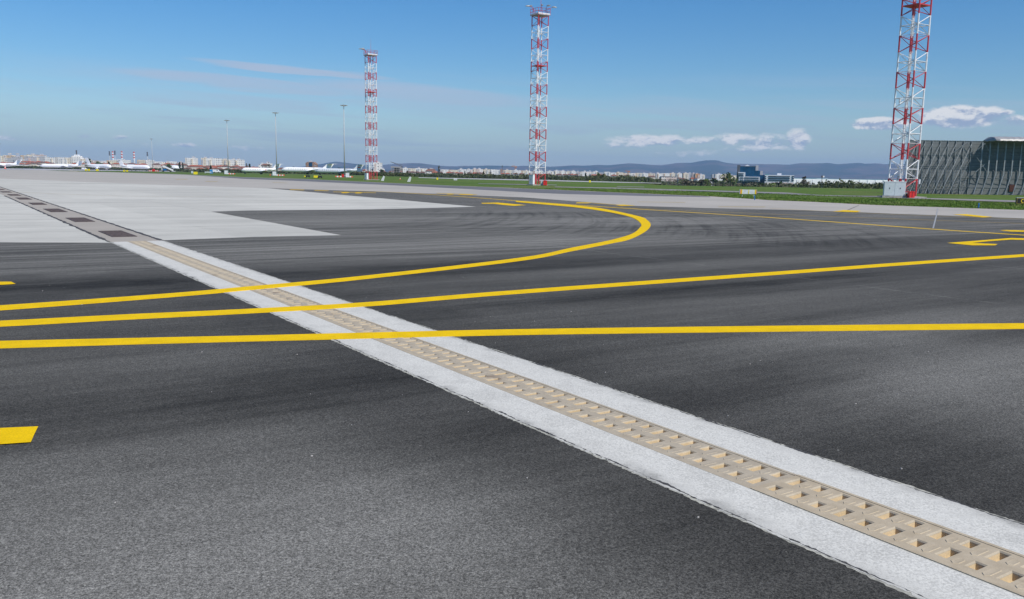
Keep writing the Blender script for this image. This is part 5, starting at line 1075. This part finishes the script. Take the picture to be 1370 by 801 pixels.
o, c = special('antenna_tower', 1099.6, 420, 'dark antenna tower with white dish before the long warehouse', 'antenna'); MB().tube((0, 0, 0), (0, 0, top(1099.6, 235, 420) - c.z), .25, .15, 6).build('mast', MT['crgrey'], o); MB().box((0, 0, top(1099.6, 236, 420) - c.z), (.7, .6, .9)).build('antenna_head', MT['crgrey'], o); MB().tube((.7, -.2, top(1099.6, 236, 420) - c.z), (.7, .05, top(1099.6, 236, 420) - c.z), .4, n=12).build('dish', MT['white'], o)

# auto labels for the many far buildings: colour + place + order inside its stretch of skyline
def finish_labels():
    for (cat, desc, nm), L in reg.items():
        L.sort(key=lambda t: t[0])
        for i, (u, o) in enumerate(L):
            if len(L) == 1: o['label'] = f'{desc} {nm}'
            elif i == 0: o['label'] = f'leftmost {desc} {nm}'
            elif i == len(L) - 1: o['label'] = f'rightmost {desc} {nm}'
            else: o['label'] = f'{desc} {nm}, {ORD[i]} from left'

# ------------------------------------------------------------------ trees and hedges
def clump_mesh(n, rx, rz, zc, leaf, seed, shape='round', zmin=0.0):
    rr = random.Random(seed); mb = MB(); cl = []
    for _ in range(max(6, n // 40)):
        a = rr.uniform(0, 2 * math.pi); k = rr.random() ** .5; zz = rr.uniform(-1, 1)
        w_ = math.sqrt(max(0.05, 1 - zz * zz)) if shape == 'round' else (1 - (zz + 1) / 2 * .85 if shape == 'cone' else math.sqrt(max(.1, 1 - zz * zz)) ** .6)
        cl.append(Vector((math.cos(a) * k * rx * w_ * .85, math.sin(a) * k * rx * w_ * .85, zc + zz * rz * .9)))
    for c in cl:
        rcl = rx * rr.uniform(.28, .5)
        for _ in range(n // len(cl)):
            d = Vector((rr.gauss(0, 1), rr.gauss(0, 1), rr.gauss(0, 1))).normalized() * rcl * rr.uniform(.5, 1.0); p = c + d; s_ = leaf * rr.uniform(.6, 1.4)
            if p.z < zmin: p.z = zmin + rr.random() * .3
            e1 = Vector((rr.gauss(0, 1), rr.gauss(0, 1), rr.gauss(0, 1))).normalized() * s_; e2 = e1.cross(Vector((rr.gauss(0, 1), rr.gauss(0, 1), rr.gauss(0, 1)))).normalized() * s_ * .7
            mb.add([p - e1, p - e2, p + e1, p + e2], [(0, 1, 2, 3)])
    return mb
def tree_proto(kind, seed):
    o = empty(kind[0], (0, 0, 0)); nm, mt, n, rx, rz, zc, leaf, sh = kind
    tr = MB(); tr.tube((0, 0, 0), (.1, 0, zc), .22, .10, 7)
    rr = random.Random(seed)
    for k in range(6): a = rr.uniform(0, 6.28); tr.tube((0, 0, zc * rr.uniform(.4, .9)), (math.cos(a) * rx * .6, math.sin(a) * rx * .6, zc + rz * rr.uniform(-.1, .6)), .08, .03, 5)
    tr.build('trunk', MT['trunk'], o); clump_mesh(n, rx, rz, zc, leaf, seed, sh, .3).build('crown', MT[mt], o); return o, children(o)
KINDS = {'round': ('broadleaf_tree', 'lf_green', 900, 3.0, 2.6, 4.2, .34, 'round'), 'bare': ('bare_tree', 'lf_brown', 620, 3.0, 2.8, 4.4, .22, 'round'), 'conifer': ('conifer_tree', 'lf_dark', 900, 1.9, 4.2, 5.0, .36, 'cone'), 'poplar': ('poplar_tree', 'lf_brown', 800, 1.3, 5.2, 6.2, .26, 'col'), 'shrub': ('shrub', 'lf_hedge', 420, 2.0, 1.2, 1.3, .28, 'round')}
HT_ = {'round': 6.9, 'bare': 7.3, 'conifer': 9.3, 'poplar': 11.5, 'shrub': 2.6}
protos = {}
def plant(kind, u, v_top, Y, wide=1.0, mt=None, desc=None):
    key = (kind, mt or '')
    c = far(u, Y); c.z = terrain(c.x, c.y); h = top(u, v_top, Y) - c.z; s_ = h / HT_[kind]
    if key not in protos:
        kk = list(KINDS[kind]); 
        if mt: kk[1] = mt
        o, ks = tree_proto(kk, len(protos) * 7 + 3); protos[key] = (o, ks)
    else: o = copy_tree(*protos[key])
    o.location = c; o.scale = (s_ * wide, s_ * wide, s_); o.rotation_euler = (0, 0, (u * 2.3) % 6.28)
    dn = desc or {'round': 'green broadleaf tree', 'bare': 'bare brownish tree', 'conifer': 'dark pointed conifer', 'poplar': 'tall narrow tree', 'shrub': 'low green bush'}[kind]
    if (mt or KINDS[kind][1]) == 'lf_dark' and kind == 'round': dn = 'dark green tree'
    later(o, u, 'tree' if kind != 'shrub' else 'bush', dn, {'round': 'trees before the city', 'bare': 'trees before the city', 'conifer': 'conifers before the city', 'poplar': 'narrow trees before the city', 'shrub': 'bushes along the perimeter'}[kind])
for a in [('conifer', 119, 211.0, 1080, 1.5), ('round', 132, 216, 1100, 1.3), ('round', 225.5, 219.0, 900, 1.3), ('conifer', 146, 216, 1100, 1), ('conifer', 240.5, 216.6, 760, .9), ('conifer', 244.8, 217.4, 760, .75), ('conifer', 282, 220.8, 740, 1.2), ('conifer', 334, 219.0, 700, 1.0), ('poplar', 330, 218.0, 700, .9), ('round', 393.4, 223.4, 760, 1, 'lf_dark'), ('bare', 361, 219.0, 780, 1.3), ('bare', 355, 221, 780, 1.2),
          ('round', 510.8, 227.0, 600, 1.4, 'lf_dark'), ('round', 454, 224.9, 700, 1.4, 'lf_dark'), ('poplar', 557.2, 226.4, 650, .8), ('poplar', 587.2, 220.8, 620, 1.1), ('conifer', 545, 227.8, 640, 1.0), ('conifer', 622, 228.4, 700, 1.0), ('bare', 628, 230, 700, 1.2), ('bare', 639, 230.0, 700, 1.3), ('conifer', 647, 229.0, 700, 1.1), ('bare', 656, 229.8, 640, 1.5), ('bare', 690, 230.6, 560, 1.0), ('bare', 701, 231.6, 560, 1.2), ('bare', 684, 231, 560, 1.2),
          ('conifer', 745.5, 233.6, 700, 1), ('conifer', 783.6, 231.6, 560, 1.4), ('bare', 771, 232.0, 560, 1.1), ('bare', 778, 233.0, 560, 1.1), ('bare', 789, 233.6, 560, 1.1), ('round', 800.3, 230.4, 520, .75), ('round', 807.8, 232.0, 520, .9), ('round', 812, 234.4, 520, .9, 'lf_brown'), ('bare', 845, 236, 600, 1.2), ('bare', 872, 238.0, 480, 1.3), ('bare', 914, 238.4, 480, 1.3), ('round', 943.5, 239.2, 420, 1.1), ('round', 937, 240, 420, 1.1, 'lf_brown'), ('round', 975.6, 231.8, 400, .78), ('bare', 1013, 243, 330, 1.2), ('round', 1031, 245.5, 300, 1.2),
          ('poplar', 1076, 234.8, 380, 1.1), ('bare', 1072, 241.2, 370, 1.4), ('bare', 1078, 242.2, 370, 1.5), ('round', 1163, 246.6, 330, 1.3, 'lf_brown'), ('bare', 1156, 246.0, 330, 1.2), ('poplar', 1088, 243.4, 360, .9), ('poplar', 1100, 242.2, 370, 1), ('bare', 1130, 244, 350, .9), ('bare', 1142, 243.6, 350, .7), ('bare', 1120, 243.8, 350, .7), ('bare', 1170, 244.2, 350, .9), ('bare', 1178, 244.2, 350, .8), ('bare', 1112, 243.6, 350, .8), ('bare', 1148, 243.4, 350, .8)]: plant(*a)
rt_ = random.Random(21)
for (u0, u1, v, Y0, Y1, st) in ((-5, 245, 221.6, 1020, 1100, 7.5), (245, 330, 225.0, 700, 750, 6), (500, 735, 233.4, 480, 600, 6.2), (735, 960, 237.0, 430, 560, 6.0), (960, 1190, 245.2, 300, 400, 6.5)):
    u = u0
    while u < u1:
        k = rt_.choice(['bare', 'bare', 'round', 'shrub']); mt = None if k != 'round' else rt_.choice([None, 'lf_dark', 'lf_brown'])
        plant(k, u, v + .016 * (u - u0) * (1 if u0 < 960 else .3) + rt_.uniform(-.9, .9), rt_.uniform(Y0, Y1), rt_.uniform(1.1, 1.6), mt); u += st * rt_.uniform(.6, 1.4)
finish_labels()
# continuous hedge / scrub (reads as one mass)
hd = MB(); rr = random.Random(5)
def scrub(path, width, h, n, leaf):
    for (a, b) in zip(path[:-1], path[1:]):
        L = (b - a).length; d = (b - a).normalized(); n_ = Vector((-d.y, d.x, 0)); n_ = n_ if n_.y > 0 else -n_
        for _ in range(int(n * L)):
            q_ = a.lerp(b, rr.random()) + n_ * rr.random() * width; hh = h * (.55 + .6 * abs(mnoise.noise(q_ * .11)) + .25 * mnoise.noise(q_ * .5)); z = terrain(q_.x, q_.y)
            p = q_ + Vector((rr.gauss(0, .3), rr.gauss(0, .3), z + hh * rr.random() ** .6)); s_ = leaf * rr.uniform(.5, 1.5)
            e1 = Vector((rr.gauss(0, 1), rr.gauss(0, 1), rr.gauss(0, 1))).normalized() * s_; e2 = e1.cross(Vector((rr.gauss(0, 1), rr.gauss(0, 1), rr.gauss(0, 1)))).normalized() * s_ * .7
            hd.add([p - e1, p - e2, p + e1, p + e2], [(0, 1, 2, 3)])
scrub([far(-20, 1040), far(60, 1030), far(150, 1010), far(240, 960)], 15, 3.6, 45, .8)
scrub([far(240, 700), far(330, 680), far(420, 680), far(500, 560)], 12, 2.4, 45, .6)
scrub([far(490, 470), far(560, 440), far(600, 400), far(720, 350), far(885, 290), far(960, 262)], 14, 2.2, 75, .36)
scrub([far(940, 262), far(1000, 235), far(1100, 215), far(1200, 205)], 16, 2.3, 90, .30)
tag(hd.build('hedge', MT['lf_hedge']), 'continuous scrubby hedge between the airfield grass and the city', 'hedge', kind='stuff')

# ------------------------------------------------------------------ hills
ridge = [(340, 226.5), (400, 223), (415, 221.5), (430, 219.2), (440, 217.2), (450, 216.0), (460, 217.0), (472, 218.6), (490, 220.2), (510, 220.6), (530, 219), (550, 218.0), (562, 218.0), (575, 219.8), (592, 221.8), (610, 222.4), (620, 221.6), (635, 221.8), (655, 221.2), (680, 221.8), (692, 222.2), (700, 221.6), (720, 222.0), (735, 222.8), (750, 222.2), (763, 221.0), (775, 221.2), (783, 221.4), (800, 220.4), (815, 220.8), (830, 219.2), (842, 218.2), (855, 219.0), (872, 220.4), (886, 220.6), (905, 217.8), (925, 217.4), (935, 215.6), (944, 214.2), (958, 214.2), (968, 217.2), (980, 218.6), (1000, 219.2), (1020, 219.4), (1040, 219.6), (1055, 220.2), (1064, 218.6), (1072, 218.0), (1084, 218.4), (1098, 218.2), (1107, 217.6), (1118, 219.6), (1133, 218.4), (1148, 217.6), (1157, 219.0), (1172, 218.2), (1180, 219.4), (1200, 219.0), (1230, 221), (1270, 219), (1320, 221), (1400, 220), (1500, 222), (1600, 226), (1750, 232)]
hm = MB(); U = [340 + i * 5 for i in range(283)]
def rv(u):
    for (a, va), (b, vb) in zip(ridge[:-1], ridge[1:]):
        if a <= u <= b: return va + (vb - va) * (u - a) / (b - a)
    return 232
rows = 26; vs = []
for j in range(rows):
    t = j / (rows - 1); Y = 8200 + 3300 * t
    for u in U:
        p = far(u, Y); hmax = top(u, rv(u), 11500); prof = t ** 1.15
        e = mnoise.fractal(Vector((p.x / 1100, Y / 1500, 0)), 1.0, 2.1, 5) * 75 * math.sin(math.pi * min(1, t * .97)) * min(1.0, hmax / 150)
        z = -12 + (hmax + 12) * prof + e - 20 * math.sin(math.pi * t)
        if j == rows - 1: z = hmax
        z = min(z, H + (hmax - H) * Y / 11500 - 2 * (1 - t)); vs.append((p.x, Y, max(z, -12)))
for u in U: p = far(u, 12300); vs.append((p.x, 12300, -12))
nu = len(U); hm.add(vs, [(j * nu + i, j * nu + i + 1, (j + 1) * nu + i + 1, (j + 1) * nu + i) for j in range(rows) for i in range(nu - 1)])
def hill_mat():
    m_ = bpy.data.materials.new('wooded_hill'); m_.use_nodes = True; t = NT(m_.node_tree); b = t.nt.nodes['Principled BSDF']; v = t.obj()
    a = t.noise(v, .0016, 7.0, .62, .4); c = t.noise(v, .009, 5.0, .6); x, y, z = t.xyz(v)
    col = t.mix(t.ss(a, .42, .6), (.030, .045, .030), (.115, .085, .070)); vil = t.m('MULTIPLY', t.ss(c, .68, .74), t.ss(z, 20, 110, 1.0, 0.0)); col = t.mix(t.m('MULTIPLY', vil, .7), col, (.5, .45, .4))
    t.put(b.inputs['Base Color'], col); b.inputs['Roughness'].default_value = 1.0; b.inputs['Specular IOR Level'].default_value = 0.0; return m_
tag(hm.build('hills', hill_mat(), None, True), kind='structure')

# ------------------------------------------------------------------ haze over the plain
hz = MB(); hz.box((0, 6900, 150), (28600, 14400, 324)); ho = hz.build('haze', None); ho.data.materials.clear()
mh = bpy.data.materials.new('haze_air'); mh.use_nodes = True; nt = mh.node_tree; nt.nodes.clear(); t = NT(nt)
pv = t.n('ShaderNodeVolumePrincipled'); pv.inputs['Color'].default_value = (.42, .66, 1.0, 1); pv.inputs['Density'].default_value = 7.2e-5; pv.inputs['Anisotropy'].default_value = 0.0
out = t.n('ShaderNodeOutputMaterial'); nt.links.new(pv.outputs[0], out.inputs['Volume']); ho.data.materials.append(mh); tag(ho, kind='stuff'); ho['label'] = 'thin bluish haze over the distant plain'; ho['category'] = 'haze'; ho.display_type = 'WIRE'
